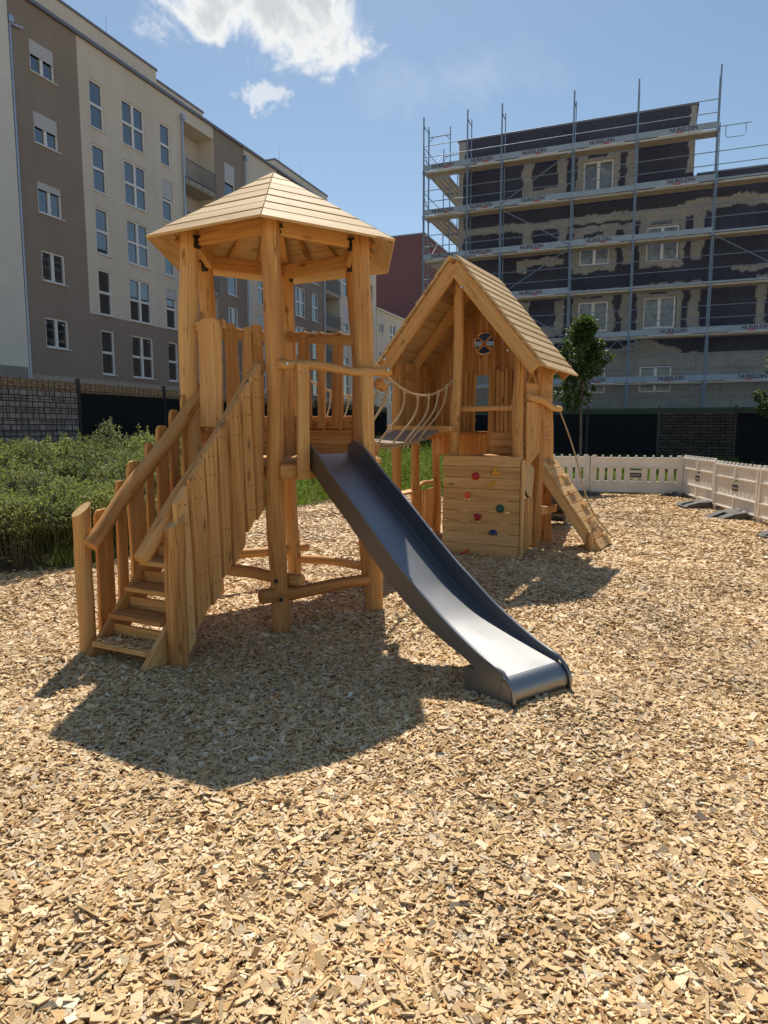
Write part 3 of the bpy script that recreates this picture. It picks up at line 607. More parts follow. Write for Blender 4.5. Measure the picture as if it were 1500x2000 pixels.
# ------------------------------------------------------------------ steel slides
def make_slide(name, label, top, ax, half, prof, foot, wallh=.125):
    ax = unit(ax); t = V3(-ax[1], ax[0], 0); top = np.asarray(top, float)
    S_ = thing(name, label, 'slide', (top[0] + ax[0] * prof[-1][0], top[1] + ax[1] * prof[-1][0], 0))
    pr = np.array(prof, float); dd = np.concatenate([[0], np.cumsum(np.hypot(*np.diff(pr, axis=0).T))]); q = np.linspace(0, dd[-1], 40)
    # smooth the path through the measured points
    rx = np.interp(q, dd, pr[:, 0]); rz = np.interp(q, dd, pr[:, 1])
    for _ in range(3): rx[1:-1] = (rx[:-2] + rx[1:-1] * 2 + rx[2:]) / 4; rz[1:-1] = (rz[:-2] + rz[1:-1] * 2 + rz[2:]) / 4
    tx = np.gradient(rx); tz = np.gradient(rz); ln = np.hypot(tx, tz); tx /= ln; tz /= ln; nx, nz = -tz, tx      # normal upward
    wh = wallh * (.22 + .78 * sstep(-.05, .95, dd[-1] - q)); wh = wh * (.55 + .55 * np.sqrt(np.clip(q / .07, 0, 1))) / 1.05
    pt = lambda d, o, z: V3(top[0], top[1], 0) + ax * d + t * o + V3(0, 0, z)
    bed = MB(); vs = []; gs = []; sec = []
    for i in range(40):
        row = []
        hs = [-half + .006, -half + .012, -half + .03, -half * .4, 0, half * .4, half - .03, half - .012, half - .006]; ys = [.004, .0015, .0, 0, 0, 0, .0, .0015, .004]
        for o, y in zip(hs, ys): vs.append(pt(rx[i] + nx[i] * y, o, rz[i] + nz[i] * y)); gs.append(V3(q[i], o, y))
    m = 9; bed.add(vs, [(i * m + k, i * m + k + 1, (i + 1) * m + k + 1, (i + 1) * m + k) for i in range(39) for k in range(m - 1)], gs, True)
    # rounded run-out end
    r = .10; ex, ez = rx[-1], rz[-1]; vs = []; gs = []; na = 14
    th0 = math.atan2(nz[-1], nx[-1])
    for j in range(na + 1):
        a = th0 - (PI * .96) * j / na
        for o in np.linspace(-half, half, 5): vs.append(pt(ex - nx[-1] * r + math.cos(a) * r - nx[-1] * .006 * 0, o, ez - nz[-1] * r + math.sin(a) * r)); gs.append(V3(q[-1] + j * .02, o, 0))
    bed.add(vs, [(j * 5 + k, j * 5 + k + 1, (j + 1) * 5 + k + 1, (j + 1) * 5 + k) for j in range(na) for k in range(4)], gs, True)
    b = bed.build('slide_bed', 'steel', S_)
    for sg in (-1, 1):
        sm = MB(); vs = []; gs = []
        for i in range(40):
            lowy = -.035 - .055 * float(sstep(.34, .05, dd[-1] - q[i]))
            for y, o in ((lowy, half), (wh[i], half), (wh[i], half - .006), (lowy, half - .006)): vs.append(pt(rx[i] + nx[i] * y, sg * o, rz[i] + nz[i] * y)); gs.append(V3(q[i], y, o))
        fs = [(i * 4 + k, i * 4 + (k + 1) % 4, (i + 1) * 4 + (k + 1) % 4, (i + 1) * 4 + k) for i in range(39) for k in range(4)] + [(0, 1, 2, 3), (156, 157, 158, 159)]
        sm.add(vs, fs, gs, False); w = sm.build('slide_side', 'steel_side', S_); fix_normals(w)
        rm = MB(); rm.tube([pt(rx[i] + nx[i] * wh[i], sg * (half - .001), rz[i] + nz[i] * wh[i]) for i in range(40)] + [pt(ex - nx[-1] * r + math.cos(a) * (r + .012), sg * (half - .001), ez - nz[-1] * r + math.sin(a) * (r + .012)) for a in np.linspace(th0, th0 - PI * .96, 10)[1:]], .011, 8); rm.build('rim', 'steel', w)
    # foot box under the run-out
    if foot:
        zlo = foot
        for sg in (-1, 1):
            fm = MB()
            pts = [(ex - .27, ez - .02), (ex - .27, zlo)] + [(ex - nx[-1] * r + math.cos(a) * (r - .008), ez - nz[-1] * r + math.sin(a) * (r - .008)) for a in np.linspace(th0 - PI * .96, th0, 9)]
            pp = [pt(d, sg * (half - .0025), z) for d, z in pts]; fm.poly(pp if sg < 0 else pp[::-1], -t * 1.0 if sg < 0 else t, .004)
            fm.box(pt(ex - .28, sg * (half - .02), (ez + zlo) / 2 - .02), ax * .02, t * .02, V3(0, 0, (ez - zlo) / 2))
            o = fm.build('slide_foot', 'steel_side', S_); fix_normals(o)
    return S_
mid = (HEXB['F'] + HEXB['R']) / 2
make_slide('slide', 'stainless steel slide running down from the six sided tower to the wood chips', mid, (.585, -.811, 0), .234,
           [(-.07, 1.40), (.04, 1.385), (.16, 1.30), (.40, 1.13), (.70, .94), (1.0, .73), (1.30, .535), (1.58, .402), (1.83, .328), (2.05, .276), (2.20, .247)], .03)

# ------------------------------------------------------------------ playhouse
def H(a, e, z): return HM + h1 * a + h2 * e + V3(0, 0, z)
AX, AZ = -.41, 3.655; HALF = 1.06; EZ = 2.37
def make_house():
    T = thing('playhouse', 'raised wooden playhouse with steep plank roof, climbing wall and ramp', 'playhouse', tuple(H(-.45, .7, 0)))
    sl = (AZ - EZ) / HALF
    def zr(a): return AZ - abs(a - AX) * sl
    for (a, e, z, r, ln) in ((-1.33, .12, 2.56, .066, .01), (-.475, .12, 3.50, .066, .03), (.36, .12, 2.62, .07, 0), (-1.33, .72, 2.55, .062, 0), (.43, .74, 2.55, .062, .02), (-1.30, 1.36, 2.55, .062, 0), (.40, 1.36, 2.55, .072, -.03)):
        b = MB(); b.log(H(a, e, -.1), H(a + ln, e, z), r, .018, 18, .05, .95); b.build('post', 'log', T)
    # roof boards, both slopes, lapped with rounded noses
    e0, e1 = -.17, 1.345; nb = 13
    for sg in (-1, 1):
        d = unit(h1 * sg * HALF + V3(0, 0, EZ - AZ)); n = unit(np.cross(h2, d)) ; n = n if n[2] > 0 else -n; b = MB(); L = math.hypot(HALF, AZ - EZ) + .10
        for k in range(nb):
            f0 = L * k / nb; f1 = L * (k + 1) / nb + .03; c0 = H(AX, 0, AZ) + d * f0 + n * .042; c1 = H(AX, 0, AZ) + d * f1 + n * .056
            c = (c0 + c1) / 2; wdir = unit(c1 - c0); nn = unit(np.cross(h2, wdir)); nn = nn if nn[2] > 0 else -nn
            wv = rng.uniform(-.01, .01); b.board(c + h2 * (e0 + wv), c + h2 * (e1 + wv), np.linalg.norm(c1 - c0), .027, nn, .015, 8, bev=.009)
        b.build('roof', 'roof', T)
    # rake boards and inner rafters
    for e, nm, w, th in ((-.115, 'rake_board', .17, .05), (.70, 'rafter', .13, .06), (1.312, 'rake_board', .15, .035)):
        for sg in (-1, 1):
            d = unit(h1 * sg * HALF + V3(0, 0, EZ - AZ)); n = np.cross(h2, d); n = n if n[2] > 0 else -n; b = MB()
            p0 = H(AX + sg * .012, e + .004 * sg, AZ - .005) - n * (w / 2 - .02) + d * .05; p1 = p0 + d * (math.hypot(HALF, AZ - EZ) - .02); b.board(p0, p1, w, th, h2, .02, 6); b.build(nm, 'board', T)
    for a, z in ((-.30, 3.30), (.30, 2.52), (-1.36, 2.50)):
        b = MB(); c = H(a, -.142, z); b.tube([c, c - h2 * .012], .014, 10); b.build('bolt', 'bolt', T)
    for a, sg in ((-1.42, -1), (.55, 1)):
        b = MB(); b.log(H(a + .02 * -sg, -.05, EZ + .06), H(a + .02 * -sg, 1.40, EZ + .06), .05, .008, 8, .04); b.build('eave_beam', 'log', T)
    # back gable with round window and a door gap, built from narrow strips
    b = MB(); st = .0125; nbw = .1125; a = -1.28; ec = 1.275
    while a < .40:
        ph = (a + 1.28) % nbw
        if ph > nbw - .006 and rng.uniform() < .6: a += st; continue
        top = zr(a) - .06; segs = [(1.22, top)]
        dx = a - (-.53)
        if abs(dx) < .155:
            hh = math.sqrt(.155 ** 2 - dx * dx); segs = [(1.22, 2.80 - hh), (2.80 + hh, top)]
        if -.68 < a < -.46: segs = [(s0, s1) for s0, s1 in [(1.22, 1.56)] + [(max(s0, 2.36), s1) for s0, s1 in segs] if s1 > s0]
        k = int((a + 1.28) / nbw); off = V3(k * 7.3, k * 3.1, k)
        for s0, s1 in segs:
            c = H(a + st / 2, ec, (s0 + s1) / 2); n0 = len(b.v); b.box(c, V3(0, 0, (s1 - s0) / 2), h1 * (st / 2), h2 * .012, off=off)
            for i in range(n0, len(b.v)): p = np.array(b.v[i]); b.g[i] = tuple(off + V3(p[2], np.dot(p - HM, h1), np.dot(p - HM, h2)))
        a += st
    b.build('gable_wall', 'board', T)
    for ang in (.785, -.785):
        pass
    b = MB(); c = H(-.53, 1.260, 2.80)
    for ang in (.75, -.75): d = h1 * math.cos(ang) + V3(0, 0, math.sin(ang)); b.board(c - d * .16, c + d * .16, .03, .02, h2, .02, 3)
    for i in range(24):
        a0, a1 = 2 * PI * i / 24, 2 * PI * (i + 1) / 24; p = [c + (h1 * math.cos(a0) + V3(0, 0, math.sin(a0))) * .158, c + (h1 * math.cos(a1) + V3(0, 0, math.sin(a1))) * .158]; b.board(p[0], p[1], .02, .05, h2, 0, 1)
    b.build('round_window', 'board', T)
    for a0, n_, ln in ((-.80, 3, .012), (-.36, 5, -.004)):
        b = MB()
        for k in range(n_): x = a0 + k * .062; b.board(H(x, 1.232, 1.56), H(x + ln * 2, 1.232, 2.42 + .015 * (k % 2)), .054, .026, h2, .07, 8, top='round')
        for z in (1.72, 2.25): b.board(H(a0 - .02, 1.252, z), H(a0 + n_ * .062 - .03, 1.252, z), .05, .014, h2, 0, 2)
        b.build('shutter', 'board', T)
    # floors and front beams
    b = MB()
    for k in range(9): x = -.44 + k * .098; b.board(H(x, .05, 1.235), H(x, 1.3, 1.235), .09, .035, V3(0, 0, 1), 0, 3)
    for k in range(9): x = -1.30 + k * .098; b.board(H(x, .2, 1.55), H(x, 1.3, 1.55), .09, .035, V3(0, 0, 1), 0, 3)
    b.build('floor', 'board', T)
    b = MB(); b.board(H(-1.40, .02, 1.615), H(-.42, .02, 1.60), .075, .06, h2, .01, 5); b.build('front_beam', 'board', T)
    for a in (-1.33, -.475): b = MB(); c = H(a, -.012, 1.607); b.tube([c, c - h2 * .012], .014, 10); b.build('bolt', 'bolt', T)
    b = MB()
    for k in range(3): z = 1.30 + k * .105; b.board(H(-.40, 1.215, z), H(.34, 1.215, z), .10, .025, h2, 0, 3)
    b.build('inner_panel', 'wall', T)
    b = MB(); b.log(H(-.42, .16, 1.855), H(.33, .16, 1.855), .036, .008, 10, .05); b.build('crossbar', 'log', T)
    b = MB(); b.log(H(-.47, 1.20, -.05), H(-.47, 1.2, 1.22), .062, .012, 12, .05); b.build('post', 'log', T)
    # left wall of upright slats
    b = MB(); e = .18
    while e < 1.32:
        w = rng.uniform(.055, .085); b.board(H(-1.345, e + w / 2, 1.60), H(-1.345 + rng.uniform(-.01, .01), e + w / 2 + rng.uniform(-.012, .012), 2.50), w, .026, h1, .07, 10); e += w + rng.uniform(.004, .022)
    b.build('slat_wall', 'board', T)
    b = MB(); b.board(H(-1.33, .1, 2.32), H(-1.33, 1.34, 2.32), .08, .04, h1, 0, 3); b.build('side_beam', 'board', T); b = MB(); b.board(H(-1.33, .1, 1.50), H(-1.33, 1.34, 1.50), .10, .045, h1, 0, 3); b.build('side_beam', 'board', T)
    # lower left: low slat fence and counter
    b = MB(); e = .78
    while e < 1.34: b.board(H(-1.33, e, .10), H(-1.33 + rng.uniform(-.01, .01), e + rng.uniform(-.01, .01), .72), .045, .024, h1, .08, 7); e += .062
    b.build('low_fence', 'board', T)
    b = MB(); b.log(H(-1.33, .70, .76), H(-1.33, 1.42, .84), .035, .02, 8, .06); b.build('low_rail', 'log', T)
    b = MB(); b.board(H(-1.36, .05, .70), H(-1.36, .75, .72), .16, .035, V3(0, 0, 1), .05, 6); b.build('counter', 'board', T)
    # right side: slats, diamond window, low rung, rope log
    b = MB()
    for k, (e, w) in enumerate(((.20, .075), (.285, .07), (.365, .075), (.45, .07), (.53, .075), (.615, .07), (.69, .06))): b.board(H(.455, e, 1.12 + .03 * k), H(.455, e, 1.93), w, .026, h1, .07, 8)
    b.build('slat_wall', 'board', T)
    b = MB()
    for k, (e, w) in enumerate(((.20, .06), (.285, .05), (.36, .06), (.44, .05))): b.board(H(.455, e, .06 + .02 * k), H(.455, e, .74), w, .026, h1, .07, 8)
    b.build('low_fence', 'board', T)
    b = MB(); b.board(H(.42, .2, 2.02), H(.42, .72, 2.02), .30, .03, h1, 0, 2); b.board(H(.42, .2, 2.50), H(.42, .70, 2.50), .10, .03, h1, 0, 2); b.board(H(.42, .78, 1.85), H(.42, 1.32, 1.85), 1.25, .03, h1, 0, 2); b.build('side_panel', 'board', T)
    b = MB(); c = H(.42, .45, 2.32)
    for sg in (1, -1): d = unit(h2 * .2 + V3(0, 0, .16 * sg)); b.board(c - d * .24, c + d * .24, .028, .02, h1, 0, 2)
    b.build('diamond_window', 'wall', T)
    b = MB(); b.board(H(.46, .70, .53), H(.46, 1.45, .50), .10, .12, h1, .03, 4); b.build('low_rung', 'board', T)
    b = MB(); b.log(H(.48, .14, 1.99), H(.53, 1.42, 1.87), .046, .02, 12, .07, .95); b.build('rope_log', 'log', T)
    # climbing wall with holds
    b = MB(); z = .015; hts = [.142, .140, .141, .138, .142, .140, .14, .139, .13]
    for k, hh in enumerate(hts): b.board(H(-.575, 0, z + hh / 2), H(.44, 0, z + hh / 2), hh - .005, .035, -h2, .004, 6); z += hh
    for a in (-.48, .36): b.board(H(a, .03, .0), H(a, .03, 1.24), .08, .03, h2, 0, 3)
    b.board(H(.46, .05, .01), H(.46, .05, 1.22), .10, .03, h1, 0, 3)
    cw = b.build('climbing_wall', 'wall', T)
    cols = {'crimson': (.50, .018, .03), 'yellow': (.70, .36, .02), 'orange': (.78, .12, .02), 'green': (.01, .10, .075), 'blue': (.02, .045, .14), 'dark_red': (.36, .012, .03)}
    for k, c in cols.items(): M['hold_' + k] = plain('hold_' + k, c, .4, var=.1, scale=20)
    holds = [(-.128, 1.013, 'crimson', 'disc', .048), (.135, 1.075, 'yellow', 'star', .058), (.08, .925, 'yellow', 'bone', .055), (-.235, .77, 'orange', 'hex', .045), (.203, .623, 'green', 'disc', .052), (-.092, .50, 'dark_red', 'blob', .052), (.116, .305, 'blue', 'half', .055), (-.25, .045, 'orange', 'bone', .052)]
    for a, z, c, kind, r in holds:
        b = MB(); n = 22; outl = []
        for i in range(n):
            th = 2 * PI * i / n; q = 1.0
            if kind == 'star': q = .78 + .28 * math.cos(3 * th + 1.2)
            if kind == 'hex': q = .92 + .10 * math.cos(6 * th)
            if kind == 'blob': q = .88 + .18 * math.sin(3 * th + .5)
            x, y = q * r * math.cos(th), q * r * math.sin(th)
            if kind == 'bone': x, y = (x * 1.15 + y * .5) * .8, (y * .62 + x * .55) * .95
            if kind == 'half': y = max(y, -.012) - .005
            outl.append((x, y))
        rings = [(0, 1.0), (.018, .98), (.032, .82), (.042, .5), (.044, .18)]; vs = []; gs = []
        for dep, k in rings:
            for x, y in outl: vs.append(H(a + x * k, -.018 - dep, z + y * k)); gs.append(V3(x, y, dep))
        fs = [(j * n + i, j * n + (i + 1) % n, (j + 1) * n + (i + 1) % n, (j + 1) * n + i) for j in range(4) for i in range(n)] + [tuple(4 * n + i for i in range(n))]
        b.add(vs, fs, gs, True); o = b.build('climbing_hold', 'hold_' + c, cw, label=c.replace('_', ' ') + ' climbing hold'); fix_normals(o)
    # ramp
    A0, A1 = V3(.32, 0, 1.27), V3(1.22, 0, .03); d = unit(A1 - A0); L = np.linalg.norm(A1 - A0); dn = V3(-d[2], 0, d[0]); dn = dn if dn[2] > 0 else -dn
    def RP(s, e, y): q = A0 + d * s + dn * y; return H(q[0], e, q[2])
    w3 = lambda v: h1 * v[0] + V3(0, 0, v[2])
    b = MB(); nb = 11
    for k in range(nb): s = L * (k + .5) / nb; b.board(RP(s, .93, .02 + rng.uniform(0, .004)), RP(s, 1.66, .02), L / nb - .008, .03, w3(dn), 0, 3)
    for e in (.955, 1.635): b.board(RP(.0, e, -.05), RP(L + .02, e, -.05), .11, .045, h2, .01, 5)
    rp = b.build('ramp', 'wall', T)
    for k in range(6): s = L * (.13 + k * .155); e = (1.12, 1.34)[k % 2]; b = MB(); b.board(RP(s, e, .05), RP(s, e + .26, .05), .05, .038, w3(dn), 0, 2); b.build('step_block', 'wall', rp)
    b = MB(); b.log(H(1.13, .96, -.1), H(1.09, .96, .24), .06, .005, 6, .04); b.build('ramp_leg', 'log', rp)
    b = MB(); p0, p1 = H(.535, 1.36, 1.86), RP(L - .06, 1.62, .06); pts = []
    for i in range(25): q = i / 24; pts.append(p0 + (p1 - p0) * q - V3(0, 0, .20 * math.sin(PI * q)) + h1 * .035 * math.sin(q * 7))
    b.tube([p0 + V3(0, 0, .06)] + pts, .011, 8); b.build('climbing_rope', 'rope', rp)
    return T
make_house()
make_slide('slide', 'steel slide hidden behind the raised playhouse, only glimpsed past its right side posts', H(0, 1.42, 0), h2, .25,
           [(0, 1.27), (.08, 1.26), (.35, 1.06), (.7, .80), (1.05, .56), (1.4, .38), (1.7, .28), (1.95, .25)], .02)

# ------------------------------------------------------------------ rope bridge
def make_bridge():
    T = thing('rope_bridge', 'sagging plank rope bridge hung between the six sided tower and the playhouse', 'rope bridge', (0, 7.9, 0))
    s0, s1 = V3(-.53, 6.90, 1.50), H(-.93, -.07, 1.575); d = s1 - s0; L = np.linalg.norm(d[:2]); t = unit(V3(d[0], d[1], 0)); o = V3(t[1], -t[0], 0)
    def dk(q, side, up=0): return s0 + d * q - V3(0, 0, .42 * q * (1 - q)) + o * side + V3(0, 0, up)
    n = 22
    for k in range(n):
        q = (k + .5) / n; tan = unit(dk(q + .01, 0) - dk(q - .01, 0)); nn = unit(np.cross(o, tan)); nn = nn if nn[2] > 0 else -nn
        b = MB(); b.board(dk(q, -.31), dk(q, .31), L / n - .012, .03, nn, .01, 3); b.build('plank', 'grey', T)
    for side in (-.22, .22):
        b = MB(); b.tube([dk(q, side, -.03) for q in np.linspace(0, 1, 16)], .012, 8); b.build('support_rope', 'rope', T)
    ends = {1: (V3(-.125, 6.52, 2.27), H(-.475, .04, 2.28)), -1: (V3(-.98, 6.93, 2.27), H(-1.30, .05, 2.30))}
    for sg in (1, -1):
        p0, p1 = ends[sg]
        def hr(q): return p0 + (p1 - p0) * q - V3(0, 0, 1.08 * q * (1 - q)) - V3(0, 0, .06 * q)
        b = MB(); b.tube([hr(q) for q in np.linspace(0, 1, 24)], .0125, 8); b.build('handrail_rope', 'rope', T)
        qs = [.16, .34, .50, .64, .77, .90]
        for j, q in enumerate(qs):
            a = hr(q); e = dk(max(.03, q - (.13 if j < 4 else .2)), sg * .30, .0); b = MB(); pts = []
            for i in range(13):
                u = i / 12; bow = math.sin(PI * u) * math.cos(PI * u)
                pts.append(a + (e - a) * u + t * (.10 * bow) - V3(0, 0, .03 * math.sin(PI * u)) + o * sg * .06 * math.sin(PI * u))
            b.tube(pts + [e - V3(0, 0, .06)], .0105, 8); b.tube([a + V3(0, 0, -.045), a + V3(0, 0, .02)], [.016, .019], 8); b.build('hanger_rope', 'rope', T)
    b = MB(); b.board(V3(-.86, 7.06, 1.40), V3(-.06, 6.66, 1.40), .11, .05, V3(.44, .9, 0), .01, 4); b.build('end_beam', 'board', T)
make_bridge()

# ------------------------------------------------------------------ site barriers
def make_barriers():
    proto = thing('site_barrier', '', 'barrier', (0, 0, 0), 0, 'white plastic site barriers round the playground')
    Lw = 2.05; b = MB(); y0, y1 = -.022, .022
    b.bx(.0, Lw, y0, y1, .70, .945); b.bx(.0, Lw, y0, y1, .12, .39)
    slots = [.17 + .19 * k for k in range(4)] + [Lw - .17 - .19 * k for k in range(4)]; slots = sorted(slots); xs = [0]
    edges = []
    for s in slots: edges.append((s - .03, s + .03))
    gaps = edges[:4] + [(Lw / 2 - .13, Lw / 2 + .13)] + edges[4:]; x = 0
    for g in gaps: b.bx(x, g[0], y0 + .002, y1 - .002, .388, .702); x = g[1]
    b.bx(x, Lw, y0 + .002, y1 - .002, .388, .702)
    c = Lw / 2; b.bx(c - .131, c + .131, y0 + .004, y1 - .004, .455, .64); b.bx(c - .06, c + .06, y0 + .004, y1 - .004, .387, .456)
    # border ribs proud of the skin on both faces
    for s in (-1, 1):
        ya, yb = (y0 - .026, y0 - .001) if s < 0 else (y1 + .001, y1 + .026)
        for z0, z1 in ((.915, .945), (.69, .712), (.345, .365), (.12, .145)): b.bx(.0, Lw, ya, yb, z0, z1)
        for xx in (.0, c - .03, Lw - .06):
            for z0, z1 in ((.146, .344), (.366, .689), (.713, .914)):
                if xx == c - .03 and z0 == .366: continue
                b.bx(xx, xx + .06, ya + .002, yb - .002, z0, z1)
        for k in range(10):
            xx = .18 + k * .195
            for z in (.78, .85): q = .0 if z < .8 else .09; b.tube([(xx + q, ya + .014 if s < 0 else yb - .014, z), (xx + q, (ya + .008) if s < 0 else (yb - .008), z)], .008, 6)
    body = b.build('barrier_panel', 'barrier', proto, True)
    for k in range(11):
        b = MB(); x = .09 + k * (Lw - .18) / 10; w = .024 if 0 < k < 10 else .05; b.bx(x - w, x + w, -.018, .018, .9465, .998); b.build('picket_top', 'barrier', proto, True)
    b = MB(); b.bx(c - .125, c + .125, y0 - .003, y0 + .003, .475, .585); pl = b.build('label_plate', 'plate', proto, True)
    text_part('label_lettering', 'PROFIS', .062, (c, y0 - .0045, .508), (1, 0, 0), (0, 0, 1), 'plate_text', pl, .001, bold=.001, local=True)
    b = MB()
    for x in (.02, Lw - .02): b.tube([(x, 0, .02), (x, 0, .96)], .02, 10)
    b.build('barrier_post', 'barrier', proto, True)
    cor = V3(6.9, 15.55, 0)
    u1 = unit(V3(4.82 - 6.9, 16.30 - 15.58, 0)); u2 = unit(V3(-.12, -.99, 0)); c1 = V3(6.9, 15.58, 0); gp_ = .02
    pts = [(c1 + u1 * (4.1 + gp_), c1 + u1 * (2.05 + gp_), 'white plastic barrier panel partly hidden behind the playhouse ramp'),
           (c1 + u1 * 2.05, c1, 'white plastic barrier panel with see-through slots facing the camera, left of the corner'),
           (c1 + u2 * .02, c1 + u2 * 2.07, 'white plastic barrier panel turned edge on, just right of the fence corner'),
           (c1 + u2 * 2.09, c1 + u2 * 4.14, 'second white plastic barrier panel from the fence corner, standing over the tilted rubber foot'),
           (c1 + u2 * 4.16, c1 + u2 * 6.21, 'white plastic barrier panel cut off by the right picture edge')]
    first = True
    for (a, bb, lab) in pts:
        o = proto if first else copy_tree(proto); first = False
        ang = math.atan2(bb[1] - a[1], bb[0] - a[0]); o.location = (a[0], a[1], float(hgt(a[0], a[1])) + .0); o.rotation_euler = (rng.uniform(-.025, .025), rng.uniform(-.006, .006), ang); o['label'] = lab
    # rubber feet
    f0 = thing('barrier_foot', '', 'barrier foot', (0, 0, 0), 0, 'black rubber feet under the barriers')
    b = MB(); out = [(-.40, -.20), (.40, -.20), (.40, .20), (-.40, .20)]; zt = .10
    prof = [(-.40, .02), (-.33, .06), (-.12, zt), (.12, zt), (.33, .06), (.40, .02)]
    for (x0, z0), (x1, z1) in zip(prof[:-1], prof[1:]):
        for ya, yb in ((-.2, -.06), (.06, .2)) if (abs(x0 + x1) / 2 > .2) else ((-.2, .2),):
            vs = [(x0, ya, 0), (x1, ya, 0), (x1, yb, 0), (x0, yb, 0), (x0, ya, z0), (x1, ya, z1), (x1, yb, z1), (x0, yb, z0)]
            b.add(vs, [(0, 3, 2, 1), (4, 5, 6, 7), (0, 1, 5, 4), (1, 2, 6, 5), (2, 3, 7, 6), (3, 0, 4, 7)], vs)
    for sx in (-1, 1): b.bx(sx * .37 - .03, sx * .37 + .03, -.06, .06, 0, .032)
    b.build('foot_block', 'rubber', f0, True)
    spots = [((4.80, 16.2), -.3, 'black rubber barrier foot half buried behind the ramp end'), ((6.72, 15.38), .5, 'black rubber barrier foot at the barrier corner'),
             ((6.45, 13.75), .12, 'black rubber barrier foot lying flat at the second joint of the side barriers'), ((6.20, 11.95), .22, 'tilted black rubber barrier foot on bare earth, raised at one end'),
             ((5.95, 9.75), .1, 'black rubber barrier foot cut off by the right picture edge')]
    for i, (p, rz, lab) in enumerate(spots):
        o = f0 if i == 0 else copy_tree(f0); o.location = (p[0], p[1], float(hgt(*p)) + .035); o.rotation_euler = (.06 if i == 3 else .02, -.10 if i == 3 else -.03, rz); o['label'] = lab
make_barriers()

# ------------------------------------------------------------------ privacy fences
def fence(name, label, org, d, n, s0, s1, z0, ht, kinds, top, step=2.52, strip=.2, posts_up=.06):
    T = thing(name, label, 'fence', tuple(org + d * s0)); k = 0; s = s0
    gz = V3(0, 0, 1)
    while s < s1 - .01:
        e = min(s + step, s1); kind = kinds[k % len(kinds)]; cut = .0
        b = MB(); c = org + d * ((s + e) / 2); hh = ht - strip - cut
        b.box(c + V3(0, 0, z0 + hh / 2), d * ((e - s) / 2 - .035), gz * (hh / 2), n * .012)
        nv = len(b.v); 
        for i in range(nv): p = np.array(b.v[i]); b.g[i] = (float(np.dot(p - org, d)), float(p[2]), 0)
        for q in np.arange(s + .07, e - .05, .05 if kind == 'none' else .125): b.tube([org + d * q + n * .018 + gz * z0, org + d * q + n * .018 + gz * (z0 + ht + .01)], .0035, 4, mi=1)
        for z in np.arange(.1, ht, .2): b.tube([org + d * (s + .03) + n * .022 + gz * (z0 + z), org + d * (e - .03) + n * .022 + gz * (z0 + z)], .005, 4, mi=1)
        pn = b.build('fence_panel', [kind, 'fence_black'], T)
        b = MB(); b.box(c + V3(0, 0, z0 + hh + strip / 2), d * ((e - s) / 2 - .035), gz * (strip / 2 - .004), n * .011)
        for i in range(len(b.v)): p = np.array(b.v[i]); b.g[i] = (float(np.dot(p - org, d)), float(p[2]), 0)
        b.build('printed_strip', top, pn)
        s = e; k += 1
    s = s0
    while s < s1 + .1:
        b = MB(); c = org + d * s; b.box(c + V3(0, 0, z0 + (ht + posts_up) / 2), d * .03, n * .03, gz * ((ht + posts_up) / 2)); b.box(c + V3(0, 0, z0 + ht + posts_up + .006), d * .033, n * .033, gz * .006); b.build('fence_post', 'fence_black', T); s += step
fence('privacy_fence', 'dark privacy screen fence behind the weeds, with a stone print panel at the picture left', FL0, dL, nL, -7.56, 16.6, .45, 2.06, ['stone_print', 'stone_print', 'stone_print'] + ['strip_dark'] * 20, 'strip_brown')
fence('privacy_fence', 'dark privacy screen fence behind the white barriers, with a dim brick print panel', FR0, dR, nR, -10.2, 10.0, .35, 2.02, ['strip_dark'] * 4 + ['stone_dark'] + ['strip_dark'] * 9, 'strip_green', step=2.52)

# ------------------------------------------------------------------ left apartment row
def LP(s, dp, z): return P0 + dL * s + nL * dp + V3(0, 0, z)
def facade(b, s0, s1, z0, z1, holes, matf, reveal=.13, splits_s=(), splits_z=()):
    ss = sorted(set([s0, s1, *splits_s] + [v for h in holes for v in h[:2]])); zs = sorted(set([z0, z1, *splits_z] + [v for h in holes for v in h[2:4]]))
    for i in range(len(ss) - 1):
        for j in range(len(zs) - 1):
            cs, cz = (ss[i] + ss[i + 1]) / 2, (zs[j] + zs[j + 1]) / 2
            if any(h[0] < cs < h[1] and h[2] < cz < h[3] for h in holes): continue
            q = [LP(ss[i], 0, zs[j]), LP(ss[i + 1], 0, zs[j]), LP(ss[i + 1], 0, zs[j + 1]), LP(ss[i], 0, zs[j + 1])]; b.add(q, [(0, 1, 2, 3)], [(ss[i], zs[j], 0), (ss[i + 1], zs[j], 0), (ss[i + 1], zs[j + 1], 0), (ss[i], zs[j + 1], 0)], False, matf(cs, cz))
    for h in holes:
        r = h[4] if len(h) > 4 else reveal; a = [LP(h[0], 0, h[2]), LP(h[1], 0, h[2]), LP(h[1], 0, h[3]), LP(h[0], 0, h[3])]; c = [p - nL * r for p in a]; mi = matf((h[0] + h[1]) / 2 if len(h) <= 4 else h[0] - .01, h[2] + .1)
        b.add(a + c, [(0, 4, 5, 1), (1, 5, 6, 2), (2, 6, 7, 3), (3, 7, 4, 0)] + ([(4, 7, 6, 5)] if len(h) > 4 else []), [(0, 0, 0)] * 8, False, mi if len(h) <= 4 else 0)
